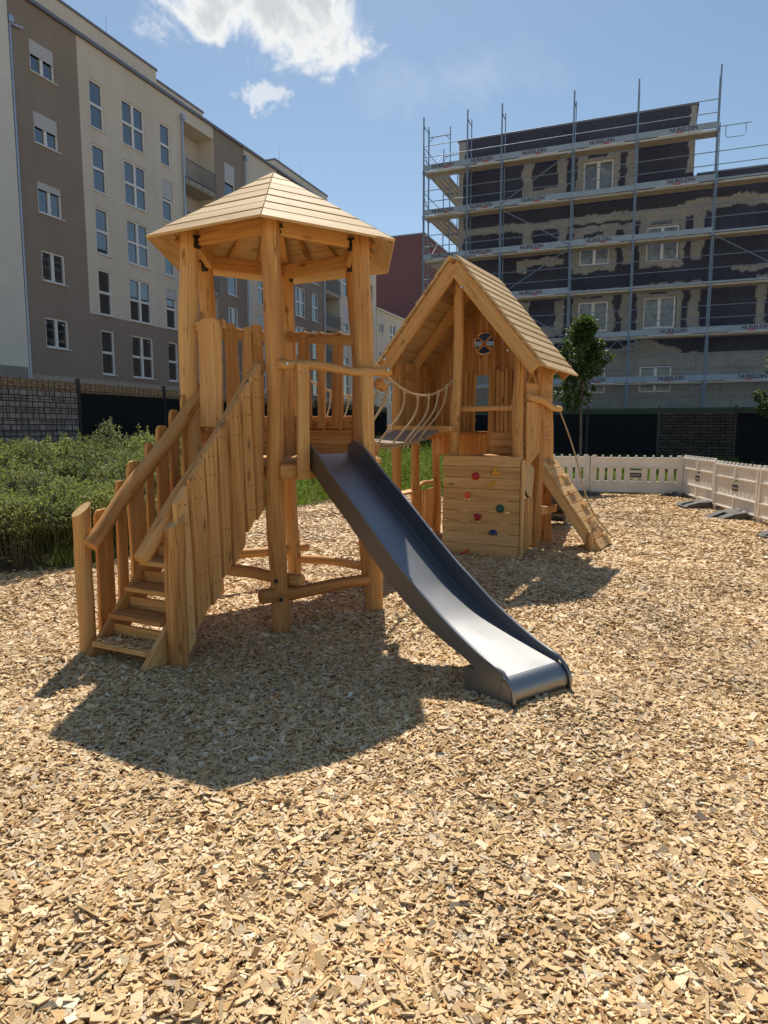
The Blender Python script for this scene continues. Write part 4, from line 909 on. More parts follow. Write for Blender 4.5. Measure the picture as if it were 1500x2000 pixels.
def window(s0, s1, z0, z1, cols, rows, sh, T, P=LP, n=nL, dd=dL, rec=.11, glass='glass', sill=True):
    b = MB(); fw = .075; gz = V3(0, 0, 1)
    def bar(a0, a1, b0, b1, t=.035): b.box(P((a0 + a1) / 2, -rec + .02, (b0 + b1) / 2), dd * ((a1 - a0) / 2), n * t, gz * ((b1 - b0) / 2))
    bar(s0, s0 + fw, z0, z1); bar(s1 - fw, s1, z0, z1); bar(s0 + fw, s1 - fw, z0, z0 + fw, .034); bar(s0 + fw, s1 - fw, z1 - fw, z1, .034)
    for k in range(1, cols): x = s0 + (s1 - s0) * k / cols; bar(x - .065, x + .065, z0 + fw, z1 - fw, .033)
    for k in range(1, rows): z = z0 + (z1 - z0) * k / rows; bar(s0 + fw, s1 - fw, z - .055, z + .055, .031)
    w = b.build('window', 'pvc', T)
    g = MB(); g.box(P((s0 + s1) / 2, -rec - .02, (z0 + z1) / 2), dd * ((s1 - s0) / 2 - .02), n * .008, gz * ((z1 - z0) / 2 - .02)); 
    if glass == 'glass':
        for k in range(cols):
            if rng.uniform() < .55: g.box(P(s0 + (s1 - s0) * (k + (.22 if k % 2 == 0 else .7)) / cols, -rec - .01, z1 - .17 - rng.uniform(0, .06)), dd * .05, n * .003, gz * .035, mi=1)
    g.build('pane', [glass, 'shutter'], w)
    if sill: q = MB(); q.box(P((s0 + s1) / 2 + .02, .0, z0 - .022), dd * ((s1 - s0) / 2 + .05), n * .07, gz * .018); q.build('sill', 'pvc', w)
    if sh > 0:
        q = MB(); h = (z1 - z0) * sh; nn = max(2, int(h / .06))
        for k in range(nn): zz = z1 - h * (k + .5) / nn; q.box(P((s0 + s1) / 2, -.035 - (.004 if k % 2 else 0), zz), dd * ((s1 - s0) / 2 - .01), n * .010, gz * (h / nn / 2))
        q.build('roller_shutter', 'shutter', w)
def apartments():
    T = thing('apartment_building', 'long cream and taupe apartment row with white windows, along the picture left', 'building', tuple(LP(-3.6, 0, 0)))
    fl = lambda k: 4.15 + 2.74 * k
    wins = []
    for k in range(5):
        z = fl(k)
        wins.append((-2.45, -1.22, z + .91, z + 2.16, 2, 1, (0, 0, .24, .48, .46)[k]))
        wins.append((.66, 1.50, z, z + 2.05, 1, 2, 0)); wins.append((2.65, 4.2, z, z + 2.05, 2, 2, 0)); wins.append((5.33, 6.15, z, z + 2.05, 1, 2, (0, .25, 0, .46, 0)[k]))
        wins.append((10.92, 12.0, z + (.91 if k < 2 else 0), z + (2.03 if k < 2 else 2.05), 2 if k < 2 else 1, 1, (0, 0, .45, .3, .55)[k]))
        wins.append((14.25, 15.15, z, z + 2.05, 1, 2, (0, .5, 0, .35, 0)[k])); wins.append((16.1, 17.2, z, z + 2.05, 2, 2, 0))
        wins.append((19.15, 20.70, z, z + 2.05, 2, 2, 0)); wins.append((21.70, 22.72, z, z + 2.05, 1, 2, (0, 0, .0, .3, 0)[k]))
        wins.append((27.12, 28.2, z, z + 2.05, 1, 2, (0, .72, .72, 0, .4)[k])); wins.append((30.0, 31.4, z, z + 2.05, 2, 2, 0)); wins.append((32.7, 33.5, z + .6, z + 2.05, 1, 1, (.3, .3, 0, 0, 0)[k]))
    balc = [(7.16, 9.88, 3.9, 17.95, 1.15), (23.75, 26.5, 3.9, 17.95, 1.15)]
    darkz = lambda s, z: (s < .05) or (9.9 < s < 13.0) or (16.9 < s < 23.6) or (z < 6.85 and s < 7.1)
    b = MB(); holes = [w[:4] for w in wins] + balc
    facade(b, -3.6, 34.2, 4.10, 18.6, holes, lambda s, z: 1 if darkz(s, z) else 0, splits_s=(.05, 9.9, 13.0, 16.9, 23.6, 7.1), splits_z=(6.85,))
    w = b.build('facade_wall', ['render_light', 'render_dark'], T)
    b = MB(); b.box(LP(15.3, -6, 9.3), dL * 18.88, nL * 4.3, V3(0, 0, 9.25)); b.build('building_core', 'render_light', T)
    b = MB(); b.box(LP(15.3, -.22, 2.0), dL * 18.9, nL * .2, V3(0, 0, 2.09))
    for i in range(len(b.v)): p = np.array(b.v[i]); b.g[i] = (float(np.dot(p - P0, dL)), float(p[2]), 0)
    b.build('plinth', 'plinth', T)
    for v in wins: window(*v, T)
    for (s0, s1, za, zb, r) in balc:
        for k in range(1, 5):
            z = fl(k) - .12; q = MB(); q.box(LP((s0 + s1) / 2, -.53, z - .12), dL * ((s1 - s0) / 2 - .03), nL * .60, V3(0, 0, .12)); q.box(LP((s0 + s1) / 2, .075, z - .02), dL * ((s1 - s0) / 2 - .03), nL * .03, V3(0, 0, .14)); bo = q.build('balcony', 'concrete', T)
            q = MB(); nbar = 26
            for i in range(nbar + 1):
                s = s0 + .05 + (s1 - s0 - .1) * i / nbar; lo = -.22 if i % 6 == 2 else .02; q.box(LP(s, .125, z + (lo + 1.0) / 2), dL * .009, nL * .008, V3(0, 0, (1.0 - lo) / 2))
            for zz in (1.0, .08): q.box(LP((s0 + s1) / 2, .14, z + zz), dL * ((s1 - s0) / 2 - .02), nL * .016, V3(0, 0, .022))
            q.build('railing', 'rail', bo); 
        for k in range(5): window(s0 + .2, s0 + 1.15, fl(k) - .05, fl(k) + 2.05, 1, 1, 0, T, P=lambda s, dp, z: LP(s, dp - 1.01, z), sill=False)
    # eaves flashing, roof-top parapets
    b = MB(); b.box(LP(15.3, -.05, 18.66), dL * 18.95, nL * .2, V3(0, 0, .07)); b.build('eaves_flashing', 'coping', T)
    for s0, s1, dp, zt in ((-3.6, 5.35, -.12, 19.55), (6.1, 9.95, -.7, 19.5), (17.2, 25.0, -.3, 19.45)):
        b = MB(); b.box(LP((s0 + s1) / 2, dp - 3, (18.6 + zt) / 2), dL * ((s1 - s0) / 2), nL * 3, V3(0, 0, (zt - 18.6) / 2)); q = b.build('roof_block', 'render_light', T)
        b = MB(); b.box(LP((s0 + s1) / 2, dp - 3, zt + .05), dL * ((s1 - s0) / 2 + .05), nL * 3.06, V3(0, 0, .05)); b.build('coping', 'coping', q)
    b = MB()
    for s, dp in ((3.2, -1.2), (19.0, -1.0), (23.0, -1.5)): b.tube([LP(s, dp, 19.5), LP(s, dp, 21.3)], [.012, .006], 5)
    b.build('lightning_rod', 'coping', T)
    for s, zt in ((-3.42, 17.3), (7.03, 17.9), (13.05, 17.95), (23.62, 17.9)):
        b = MB(); b.tube([LP(s, .10, 1.5), LP(s, .10, zt)], .055, 10); b.box(LP(s + .02, .12, zt + .12), dL * .11, nL * .1, V3(0, 0, .13))
        for z in np.arange(4.6, zt, 2.7): b.tube([LP(s, .10, z), LP(s, .10, z + .06)], .066, 10)
        if s < 0: b.tube([LP(s, .10, zt - .02), LP(s + .3, .12, zt + .02), LP(s + .62, .08, zt + .10)], .055, 10)
        b.build('drainpipe', 'zinc', T)
    # lower wing, white neighbour, maroon block
    G = thing('lower_wing', 'lower cream wing with white windows past the far end of the apartment row', 'building', tuple(LP(34.2, 0, 0)))
    wl_ = []
    for k in range(3):
        z = fl(k) - .0; wl_ += [(35.0, 36.1, z + .85, z + 1.95, 2, 1, (.0, .0, .3)[k]), (37.6, 39.2, z, z + 2.0, 2, 2, 0), (40.6, 41.4, z + .3, z + 2.0, 1, 1, 0), (43.4, 45.0, z, z + 2.0, 2, 2, 0)]
    b = MB(); facade(b, 34.25, 48, 1.0, 12.45, [w[:4] for w in wl_], lambda s, z: 0); b.box(LP(41.1, -4.2, 6.2), dL * 6.8, nL * 3.6, V3(0, 0, 6.2)); b.build('wing_wall', 'render_light', G)
    for v in wl_: window(*v, G)
    b = MB(); b.box(LP(41.1, -3.5, 12.52), dL * 6.95, nL * 3.7, V3(0, 0, .07)); b.build('coping', 'render_white', G)
    Wt = thing('neighbour_building', 'white rendered neighbouring wall at the left picture edge, beside the drainpipe', 'building', tuple(LP(-9, 0, 0)))
    b = MB(); b.box(LP(-9.2, -3.9, 9.6), dL * 5.55, nL * 4.2, V3(0, 0, 9.6)); b.build('house_wall', 'render_white', Wt)
    b = MB(); b.box(LP(-9.2, .27, 2.05), dL * 5.5, nL * .03, V3(0, 0, 2.05)); b.build('plinth', 'concrete', Wt)
    Rd = thing('maroon_building', 'windowless dark maroon building rising behind the lower cream wing', 'building', (0, 74, 0))
    b = MB(); c = V3(4.3, 75, 0); b.box(c - dR * 9 - nR * 6 + V3(0, 0, 11.1), dR * 9, nR * 6, V3(0, 0, 11.1)); b.build('house_wall', 'render_red', Rd)
    b = MB(); b.box(c - dR * 9 - nR * 6 + V3(0, 0, 22.28), dR * 9.08, nR * 6.08, V3(0, 0, .08)); b.build('coping', 'coping', Rd)
apartments()

# ------------------------------------------------------------------ building under construction
def RPt(s, dp, z): return PB + dR * s + nR * dp + V3(0, 0, z)
def construction():
    T = thing('unfinished_building', 'apartment block under construction with dark insulation boards and pale render patches', 'building', tuple(RPt(0, -1.05, 0)))
    wins = [(-2.25, -.95, 12.0, 13.38), (-2.3, -1.0, 8.92, 10.05), (.51, 1.83, 8.86, 10.32), (-2.27, -.97, 6.0, 7.32), (.51, 1.83, 6.0, 7.35), (.48, 1.80, 3.22, 4.36), (-2.27, -.97, 3.22, 4.36), (6.5, 7.8, 6.0, 7.35), (6.5, 7.8, 8.9, 10.3)]
    cs = .06; s0, s1, z0, z1 = -7.98, 14.02, 0.0, 15.06; ns, nz = int(round((s1 - s0) / cs)), int(round((z1 - z0) / cs))
    sx = s0 + np.arange(ns + 1) * cs; zx = z0 + np.arange(nz + 1) * cs; Sg, Zg = np.meshgrid(sx, zx)
    j1 = vnoise(Sg * 2.2 + 5, Zg * 2.2, 1) * .075 + vnoise(Sg * 6, Zg * 6 + 9, 2) * .04; j2 = vnoise(Sg * 2.2 + 50, Zg * 2.2 + 7, 3) * .075 + vnoise(Sg * 6 + 3, Zg * 6, 4) * .04
    SS, ZZ = Sg + j1, Zg + j2
    light = np.zeros_like(Sg)
    def rect(a, b, c, d, v=1.0): light[(SS > a) & (SS < b) & (ZZ > c) & (ZZ < d)] = v
    for (a, b, c, d) in wins: rect(a - .27, b + .25, c - .27 if c > 5 else c, d + .30); 
    for (a, b, c, d) in wins:
        rect(b + .55, b + .95, c - .1, d + .45); rect(a - .5, b + 1.0, d + .28, d + .55)
        rect(b + .28, b + .52, c + .35, d - .1, 0); rect(a + .2, b - .3, d + .12, d + .25, 0)
    for (zb, zt) in ((12.15, 13.75), (6.0, 7.5)): rect(-4.95, -4.50, zb, zt); rect(-3.35, -2.95, zb, zt); rect(-4.95, -2.95, zb - .15, zb + .28)
    rect(-4.95, -3.0, 9.1, 9.42); rect(-5.1, -4.6, 8.8, 9.4)
    rect(-7.9, -2.6, 10.72, 11.08); rect(-2.7, 3.2, 10.75, 11.1); rect(2.0, 14, 10.85, 11.25); rect(-4.9, -4.45, 9.6, 11); rect(-3.3, -2.9, 9.6, 11)
    rect(-8.2, -7.72, 8.0, 15.2); rect(2.02, 2.5, 12.4, 15.2)
    rect(4.9, 5.3, 5.6, 8.0); rect(3.9, 14, 8.2, 8.42)
    lo = (Zg < 4.86 + .0 * Sg) ; blob = (ZZ < 5.35 + .22 * np.sin(Sg * 2.3)) & (SS < 2.1) & (SS > -6)
    dark = V3(.066, .072, .104); lt = V3(.375, .365, .34); base = V3(.37, .372, .365)
    col = dark[None, None] * (1 + .18 * vnoise(Sg * 1.1, Zg * 1.1, 6)[..., None]); col = np.where((light > .5)[..., None], lt * (1 + .10 * vnoise(Sg * 3, Zg * 3, 7)[..., None]), col)
    col = np.where(blob[..., None], lt * .9, col); rows = np.abs((Zg % .6)) < .05; jn = rows | (np.abs((Sg + .5 * np.floor(Zg / .6)) % 1.25) < .05)
    bc = base * (1 + .14 * vnoise(Sg * .9, Zg * 1.7, 8)[..., None]) * np.where(jn, .8, 1.0)[..., None]; col = np.where(lo[..., None], bc, col)
    # faint insulation board joints
    jd = (np.abs(Zg % .5) < .03) | (np.abs((Sg + .5 * np.floor(Zg / .5)) % 1.0) < .03); col = np.where((jd & (light < .5) & ~lo & ~blob)[..., None], col * 1.22, col)
    v = (PB[None] + dR[None] * Sg.reshape(-1, 1) + nR[None] * -1.05 + V3(0, 0, 1)[None] * Zg.reshape(-1, 1)); i = np.arange((ns + 1) * (nz + 1)).reshape(nz + 1, ns + 1)
    cS, cZ = (Sg[:-1, :-1] + cs / 2), (Zg[:-1, :-1] + cs / 2); keep = ~((cS > 2.3) & (cZ > 12.25))
    for (a, b, c, d) in wins: keep &= ~((cS > a) & (cS < b) & (cZ > c) & (cZ < d))
    f = np.stack([i[:-1, :-1], i[:-1, 1:], i[1:, 1:], i[1:, :-1]], -1)[keep]
    np_mesh('facade_wall', v, f, 'facade', col.reshape(-1, 3), T)
    b = MB(); b.box(RPt(3.0, -13.0, 6.05), dR * 10.9, nR * 11.7, V3(0, 0, 6.05)); b.box(RPt(-2.85, -6.3, 13.5), dR * 5.1, nR * 5.1, V3(0, 0, 1.53)); b.build('building_core', 'insulation', T)  # lower core: unseen rear depth added so the opposite windows reflect dark
    for w in wins: window(*w, 2, 1, 0, T, P=lambda s, dp, z: RPt(s, dp - 1.05, z), n=nR, dd=dR, rec=.09, glass='film', sill=False)
    b = MB(); b.box(RPt(-2.85, -3.2, 15.10), dR * 5.2, nR * 2.2, V3(0, 0, .035)); b.box(RPt(8.3, -3.2, 12.28), dR * 5.9, nR * 2.2, V3(0, 0, .035)); b.build('roof_edge', 'coping', T)

    X = thing('scaffolding', 'galvanised tube scaffolding with plank decks in front of the unfinished building', 'scaffolding', tuple(RPt(-3, 0, 0)))
    poles = [-9.40, -7.30, -5.72, -2.60, 0.0, 3.07, 6.14, 9.21]; decks = [3.58, 5.55, 7.55, 9.55, 11.58, 13.58]
    tops = {0: 16, 1: 16, 2: 16, 3: 16, 4: 16, 5: 16, 6: 14.0, 7: 14.0}
    for k, s in enumerate(poles):
        b = MB(); b.tube([RPt(s, 0, .3), RPt(s, 0, tops[k])], .034, 8); b.tube([RPt(s + .06, .03, .3), RPt(s + .06, .03, tops[k] - 2.2)], .018, 6); b.build('standard', 'galv', X)
        b = MB(); b.tube([RPt(s, -.73, .3), RPt(s, -.73, tops[k] - .12)], .024, 8); b.build('standard', 'galv', X)
        for z in decks: b = MB(); b.tube([RPt(s, 0, z - .11), RPt(s, 0, z + .03)], .055, 8); b.build('coupler', 'galv', X)
        b = MB(); zt = tops[k] - .38; b.tube([RPt(s, 0, zt), RPt(s, -.73, zt - .06)], .022, 8); b.tube([RPt(s, 0, zt - .22), RPt(s, -.16, zt - .02)], .014, 6)
        for z in decks: b.tube([RPt(s, 0, z - .05), RPt(s, -.73, z - .05)], .022, 8)
        b.build('transom', 'galv', X)
    texts = {(5, 0), (5, 1), (5, 2), (5, 3), (5, 4), (4, 0), (4, 1), (4, 2), (4, 4), (3, 0), (3, 1), (3, 2), (3, 3), (1, 4), (1, 5), (0, 4), (0, 5), (0, 3), (2, 2)}
    for k in range(len(poles) - 1):
        a, c = poles[k], poles[k + 1]; m = (a + c) / 2; h = (c - a) / 2 - .02
        for j, z in enumerate(decks):
            if j == 5 and k > 4: continue
            b = MB(); b.box(RPt(m, -.36, z), dR * h, nR * .31, V3(0, 0, .028))
            for q in (-.30, -.1, .1, .30): b.box(RPt(m, -.36 + q * .95, z - .045), dR * h, nR * .022, V3(0, 0, .018))
            dk_ = b.build('deck_plank', 'deckmetal', X)
            if not (j == 2 and k in (3, 4)) : pass
            b = MB(); hh = .125 if (j, k) in texts else .11 if (j, k) in ((4, 3), (2, 1), (3, 4), (0, 2), (1, 3)) else .035; b.box(RPt(m, .035, z + .03 + hh), dR * h, nR * .012, V3(0, 0, hh)); tb = b.build('toe_board', 'toe', X)
            if (j, k) in texts:
                text_part('banner_lettering', 'NURELDIN', .215, RPt(m + (.25 if k > 3 else -.1), .0505, z + .10), dR, (0, 0, 1), 'letter', tb, .002, bold=.005)
                b = MB(); b.box(RPt(m + .1, .05, z + .055), dR * .13, nR * .004, V3(0, 0, .022)); b.build('red_sticker', 'red', tb)
                b = MB(); b.box(RPt(m + .1, .05, z + .008), dR * (h * .55), nR * .003, V3(0, 0, .016)); b.build('white_strip', 'pvc', tb)
            b = MB()
            for zz in (.5, 1.0): b.tube([RPt(a, .03, z + .25 + zz - .12), RPt(c, .03, z + .25 + zz - .12)], .018, 6)
            b.build('guard_rail', 'galv', X)
    for (k, j, fl) in ((2, 4, 1), (2, 3, -1), (2, 2, 1), (2, 1, -1), (5, 2, -1), (4, -1, 1), (5, -1, 1)):
        a, c = poles[k], poles[k + 1]; z0_ = decks[j] + .1 if j >= 0 else 1.6; z1_ = z0_ + 1.85; b = MB(); p, q = (z0_, z1_) if fl > 0 else (z1_, z0_); b.tube([RPt(a, .07, p), RPt(c, .07, q)], .02, 6); b.build('brace', 'galv', X)
    # lattice girder over the passage, bracket loop at the top right
    b = MB()
    for zz in (5.0, 5.42): b.tube([RPt(-4.4, .12, zz), RPt(.35, .12, zz)], .024, 6)
    nseg = 12
    for i in range(nseg): x0 = -4.4 + i * 4.75 / nseg; x1 = x0 + 4.75 / nseg; b.tube([RPt(x0, .12, 5.0 if i % 2 else 5.42), RPt(x1, .12, 5.42 if i % 2 else 5.0)], .016, 6)
    b.tube([RPt(.35, .12, 5.0), RPt(.35, .12, 5.42)], .02, 6); b.build('lattice_girder', 'galv', X)
    b = MB(); b.tube([RPt(3.1, 0, 13.66), RPt(4.25, 0, 13.66)], .018, 6); b.tube([RPt(3.35, 0, 13.64), RPt(3.35, 0, 13.26), RPt(3.42, 0, 13.2), RPt(4.0, 0, 13.2), RPt(4.07, 0, 13.26), RPt(4.07, 0, 13.64)], .014, 6); b.build('bracket', 'galv', X)
    # return run along the left end of the building
    for dp in (-.80, -3.2, -5.8):
        for s in (-9.40, -8.35):
            b = MB(); b.tube([RPt(s, dp, .3), RPt(s, dp, 15.75)], .024, 8); b.build('standard', 'galv', X)
        b = MB()
        for z in decks + [15.45]: b.tube([RPt(-9.4, dp, z - .05), RPt(-8.35, dp, z - .05)], .024, 8)
        for z in (15.45,): b.tube([RPt(-9.4, dp, z - .28), RPt(-9.2, dp, z - .07)], .016, 6); b.tube([RPt(-8.35, dp, z - .28), RPt(-8.55, dp, z - .07)], .016, 6)
        b.build('transom', 'galv', X)
    for z in decks:
        b = MB(); b.box(RPt(-8.88, -4.2, z), dR * .45, nR * 3.4, V3(0, 0, .028))
        for q in (-.36, -.12, .12, .36): b.box(RPt(-8.88 + q, -4.2, z - .045), dR * .02, nR * 3.4, V3(0, 0, .018))
        b.build('deck_plank', 'deckmetal', X)
        b = MB()
        for zz in (.62, 1.12): b.tube([RPt(-9.43, 0, z + zz), RPt(-9.43, -6, z + zz)], .018, 6)
        b.tube([RPt(-9.45, -.1, z + 1.1), RPt(-9.45, -.7, z + .6)], .014, 6); b.tube([RPt(-9.45, -.1, z + .6), RPt(-9.45, -.7, z + .1)], .014, 6); b.tube([RPt(-9.45, -.8, z + .1), RPt(-9.45, -3.2, z + 1.95)], .016, 6); b.build('guard_rail', 'galv', X)
construction()

# ------------------------------------------------------------------ vegetation
def leaf_quads(C, D, Nn, L, Wd):
    """diamond leaves: base C, direction D, normal Nn"""
    D = D / np.linalg.norm(D, axis=1, keepdims=True); Sd = np.cross(D, Nn); Sd /= np.linalg.norm(Sd, axis=1, keepdims=True) + 1e-9
    v = np.stack([C, C + D * (L * .45)[:, None] + Sd * Wd[:, None], C + D * L[:, None], C + D * (L * .45)[:, None] - Sd * Wd[:, None]], 1)
    return v.reshape(-1, 3), np.arange(len(C) * 4).reshape(-1, 4)
def rnd_dir(n, up=0.0):
    d = rng.normal(0, 1, (n, 3)); d /= np.linalg.norm(d, axis=1, keepdims=True); d[:, 2] += up; return d / np.linalg.norm(d, axis=1, keepdims=True)
def weeds(name, label, xr, yr, dens, hf, nl, leaf, pal, cond, ulo=None):
    A = (xr[1] - xr[0]) * (yr[1] - yr[0]); n = int(A * dens); x = rng.uniform(*xr, n); y = rng.uniform(*yr, n); k = cond(x, y); x, y = x[k], y[k]; n = len(x)
    g = hgt(x, y); h = hf(x, y) * rng.uniform(.6, 1.12, n) * (1 + .10 * np.sin(x * 2.1 + y * 1.3)); lean = rng.normal(0, .16, (n, 2)); crv = rng.normal(0, .10, (n, 2))
    LC, LD, LN, LL, LW, CC = [], [], [], [], [], []; pal = np.array(pal)
    tone = pal[rng.integers(0, len(pal), n)] * rng.uniform(.8, 1.2, (n, 1))
    for i in range(nl):
        u0 = np.full(n, .12) if ulo is None else ulo(x, y); u = u0 + (1 - u0) * rng.uniform(0, 1.0, n) ** .8; hh = h * u
        c = np.stack([x + lean[:, 0] * hh + crv[:, 0] * u * u * h, y + lean[:, 1] * hh + crv[:, 1] * u * u * h, g + hh], -1)
        d = rnd_dir(n, .35); sz = leaf[0] * rng.uniform(.55, 1.25, n) * (1.15 - .55 * u)
        LC.append(c); LD.append(d); LN.append(rnd_dir(n, .6)); LL.append(sz); LW.append(sz * leaf[1]); CC.append(tone * rng.uniform(.8, 1.2, (n, 1)))
    v, f = leaf_quads(np.concatenate(LC), np.concatenate(LD), np.concatenate(LN), np.concatenate(LL), np.concatenate(LW)); cols = np.repeat(np.concatenate(CC), 4, 0)
    # stems as thin three-sided blades
    sv = []; sf = []; sc_ = []
    P0_ = np.stack([x, y, g - .03], -1); P1 = np.stack([x + lean[:, 0] * h * .5 + crv[:, 0] * h * .25, y + lean[:, 1] * h * .5 + crv[:, 1] * h * .25, g + h * .5], -1); P2 = np.stack([x + lean[:, 0] * h + crv[:, 0] * h, y + lean[:, 1] * h + crv[:, 1] * h, g + h], -1)
    w = np.array([.0045, 0, 0]); w2 = np.array([0, .0045, 0]); base = len(v); stem = np.stack([P0_ - w, P0_ + w, P1 + w, P1 - w, P0_ - w2, P0_ + w2, P1 + w2, P1 - w2, P1 - w * .7, P1 + w * .7, P2 + w * .3, P2 - w * .3], 1).reshape(-1, 3)
    sf = (np.arange(n)[:, None, None] * 12 + np.array([(0, 1, 2, 3), (4, 5, 6, 7), (8, 9, 10, 11)])[None]).reshape(-1, 4) + base
    o = np_mesh(name, np.concatenate([v, stem]), np.concatenate([f, sf]), 'leaf', np.concatenate([cols, np.tile(np.array([[.16, .15, .06]]), (n * 12, 1))]))
    return tag(o, label, 'weeds', kind='stuff')
dF = lambda x, y: (x - FL0[0]) * nL[0] + (y - FL0[1]) * nL[1]
dG = lambda x, y: (x - FR0[0]) * nR[0] + (y - FR0[1]) * nR[1]
gp = [(.155, .180, .098), (.18, .202, .108), (.13, .155, .095), (.205, .218, .112), (.17, .18, .13)]
def thicket():
    """leafy weed bushes: many overlapping domes of small leaves over bare stems"""
    LC, LD, LN, LL, LW, CC = [], [], [], [], [], []; stems = []
    x = rng.uniform(-9.2, -2.2, 900); y = rng.uniform(6.7, 15.2, 900); k = in_green(x + .28, y - .30) & (dF(x, y) > .3) & ((y < 12.6) | (x < -2.7)); x, y = x[k], y[k]; keep = []
    for i in range(len(x)):
        if all((x[i] - x[q]) ** 2 + (y[i] - y[q]) ** 2 > .30 ** 2 for q in keep): keep.append(i)
    pal = np.array(gp)
    for i in keep:
        cx, cy = x[i], y[i]; g0 = float(hgt(cx, cy)); far = float(sstep(8.5, 11.5, cy)); H_ = rng.uniform(.66, .94) + .12 * far + (.24 if rng.uniform() < .14 else 0); R_ = rng.uniform(.28, .44)
        n = int(2700 * (1 - .55 * far)); d = rnd_dir(n, .25); lump = 1 + .16 * np.sin(d[:, 0] * 7 + i) * np.sin(d[:, 1] * 6 + 2 * i) + .10 * np.sin(d[:, 2] * 11 + i)
        rr = rng.uniform(.55, 1.0, n) ** .6 * lump; lo = .42 if far < .3 else .2; cz = g0 + (lo + H_) / 2
        c = np.stack([cx + d[:, 0] * rr * R_, cy + d[:, 1] * rr * R_, cz + d[:, 2] * rr * (H_ - lo) / 2], -1)
        LC.append(c); LD.append(d * .7 + rnd_dir(n, .3)); LN.append(rnd_dir(n, .8)); sz = rng.uniform(.028, .062, n) * (1 + .25 * far); LL.append(sz); LW.append(sz * rng.uniform(.15, .24, n)); tone = pal[rng.integers(0, len(pal))]; CC.append(tone * rng.uniform(.72, 1.25, (n, 1)))
        # spiky shoots above the dome and bare stalks below
        for q in range(9):
            a = rng.uniform(0, 6.28); rad = R_ * rng.uniform(.1, .9); b0 = V3(cx + math.cos(a) * rad * .25, cy + math.sin(a) * rad * .25, g0 - .02); tip = V3(cx + math.cos(a) * rad, cy + math.sin(a) * rad, g0 + H_ * rng.uniform(.86, 1.14)); stems.append((b0, (b0 + tip) / 2 + V3(0, 0, .08), tip))
            m = 60; u = rng.uniform(.55, 1, m); cc = b0 + (tip - b0) * u[:, None]; dd_ = rnd_dir(m, .5); LC.append(cc); LD.append(dd_); LN.append(rnd_dir(m, .6)); sz = rng.uniform(.03, .065, m) * (1.3 - .8 * (u - .55)); LL.append(sz); LW.append(sz * .2); CC.append(tone * rng.uniform(.85, 1.3, (m, 1)))
    # dry and low stalks under the bushes along the front edge
    v, f = leaf_quads(np.concatenate(LC), np.concatenate(LD), np.concatenate(LN), np.concatenate(LL), np.concatenate(LW)); cols = np.repeat(np.concatenate(CC), 4, 0); base = len(v)
    w = np.array([.0045, .002, 0]); sv = np.array([[a - w, a + w, b + w * .8, b - w * .8, b - w * .8, b + w * .8, c + w * .3, c - w * .3] for a, b, c in stems]).reshape(-1, 3); ns_ = len(stems)
    sf = (np.arange(ns_)[:, None, None] * 8 + np.array([(0, 1, 2, 3), (4, 5, 6, 7)])[None]).reshape(-1, 4) + base
    o = np_mesh('tall_weeds', np.concatenate([v, sv]), np.concatenate([f, sf]), 'leaf', np.concatenate([cols, np.tile(np.array([[.17, .14, .075]]), (ns_ * 8, 1))]))
    tag(o, 'tall grey green leafy weed thicket between the left fence and the staircase', 'weeds', kind='stuff')
thicket()
weeds('meadow_weeds', 'bright green weeds and grass behind the bridge and the white barriers', (-4.5, 12), (12.3, 27), 26, lambda x, y: (.50 + .35 * sstep(15.5, 18.5, y)) * (1 - .62 * sstep(2.0, 3.6, x)), 26, (.105, .13), [(.10, .17, .030), (.13, .20, .040), (.09, .145, .03), (.15, .20, .05)],
      lambda x, y: in_green(x, y) & (dF(x, y) > .25) & (dG(x, y) > .25) & (x > -2.6 - .0 * y))
def grass(name, label, xr, yr, dens, hmax, cond):
    A = (xr[1] - xr[0]) * (yr[1] - yr[0]); n = int(A * dens); x = rng.uniform(*xr, n); y = rng.uniform(*yr, n); k = cond(x, y); x, y = x[k], y[k]; n = len(x); c = np.stack([x, y, hgt(x, y) - .01], -1)
    h = hmax * rng.uniform(.35, 1.1, n); v, f = leaf_quads(c, rnd_dir(n, 2.2), rnd_dir(n), h, np.full(n, .006)); pal = np.array([(.11, .18, .035), (.15, .21, .05), (.09, .14, .03), (.20, .22, .08)])
    return tag(np_mesh(name, v, f, 'leaf', np.repeat(pal[rng.integers(0, 4, n)] * rng.uniform(.8, 1.2, (n, 1)), 4, 0)), label, 'grass', kind='stuff')
grass('grass', 'short green grass along the edge of the wood chips', (-9, 9), (6.3, 24), 330, .30, lambda x, y: in_green(x, y) & (dF(x, y) > .2) & (dG(x, y) > .2) & ((x > -3.2) | (y > 8.6) | (np.sin(x * 3.1) > .45)))

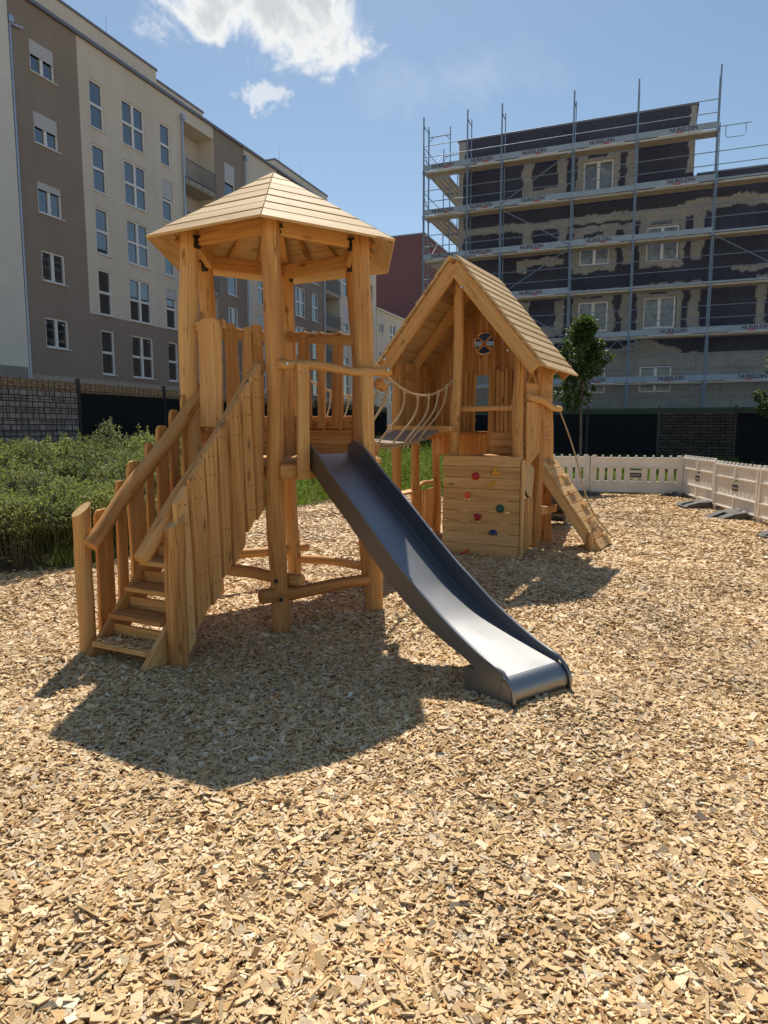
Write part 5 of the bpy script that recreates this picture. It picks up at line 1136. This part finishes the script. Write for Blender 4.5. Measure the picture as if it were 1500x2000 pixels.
def tree(label, x, y, zc0, zc1, rw, n, seed):
    r = np.random.default_rng(seed); z0 = float(hgt(x, y)); T = thing('young_tree', label, 'tree', (x, y, z0), 0, 'young street trees by the fence')
    b = MB(); b.tube([(x, y, z0 - .1), (x + .02, y, z0 + 1), (x - .01, y + .02, zc0), (x + .03, y, (zc0 + zc1) / 2), (x + .02, y, zc1 - .25)], [.045, .038, .033, .022, .008], 9)
    limbs = []
    for i in range(16):
        q = r.uniform(.05, .75); z = zc0 + (zc1 - zc0) * q; a = r.uniform(0, 6.28); l = rw * r.uniform(.55, 1.0) * (1 - .45 * q); e = V3(x + math.cos(a) * l, y + math.sin(a) * l, z + l * r.uniform(.35, .9)); limbs.append(e); b.tube([(x, y, z), tuple((V3(x, y, z) + e) / 2 + V3(0, 0, .03)), tuple(e)], [.014, .009, .004], 5)
    b.build('trunk', 'bark', T)
    ncl = 52; cl = []
    for i in range(ncl):
        q = r.uniform(0, 1) ** .9; z = zc0 + (zc1 - zc0) * q; prof = rw * (.62 + .5 * math.sin(PI * min(1, q * 1.05 + .12))) * (1 - .55 * max(0, q - .62) / .38); a = r.uniform(0, 6.28); rr = prof * math.sqrt(r.uniform(.1, 1)); cl.append((x + math.cos(a) * rr, y + math.sin(a) * rr, z, r.uniform(.14, .27)))
    cl = np.array(cl); k = r.integers(0, ncl, n); g = r.normal(0, 1, (n, 3)); g /= np.linalg.norm(g, axis=1, keepdims=True); rad = cl[k, 3] * r.uniform(.3, 1.0, n) ** .5
    C = cl[k, :3] + g * rad[:, None] * np.array([1, 1, .8]); D = g + r.normal(0, .7, (n, 3)); D[:, 2] -= .25; Nn = r.normal(0, .5, (n, 3)) + np.array([0, 0, 1.0]); L = .11 * r.uniform(.6, 1.25, n)
    v, f = leaf_quads(C, D, Nn, L, L * .28); pal = np.array([(.05, .088, .024), (.065, .105, .028), (.045, .075, .02), (.085, .125, .035)]); np_mesh('crown', v, f, 'leaf_tree', np.repeat(pal[r.integers(0, 4, n)] * r.uniform(.8, 1.2, (n, 1)), 4, 0), T)
tree('young round crowned tree standing between the playhouse roof and the scaffolding', 5.78, 20, 2.25, 4.66, .74, 9000, 3)
tree('young tree cut off by the right picture edge in front of the scaffolding', 12.25, 20.5, 2.1, 4.75, .9, 9500, 8)
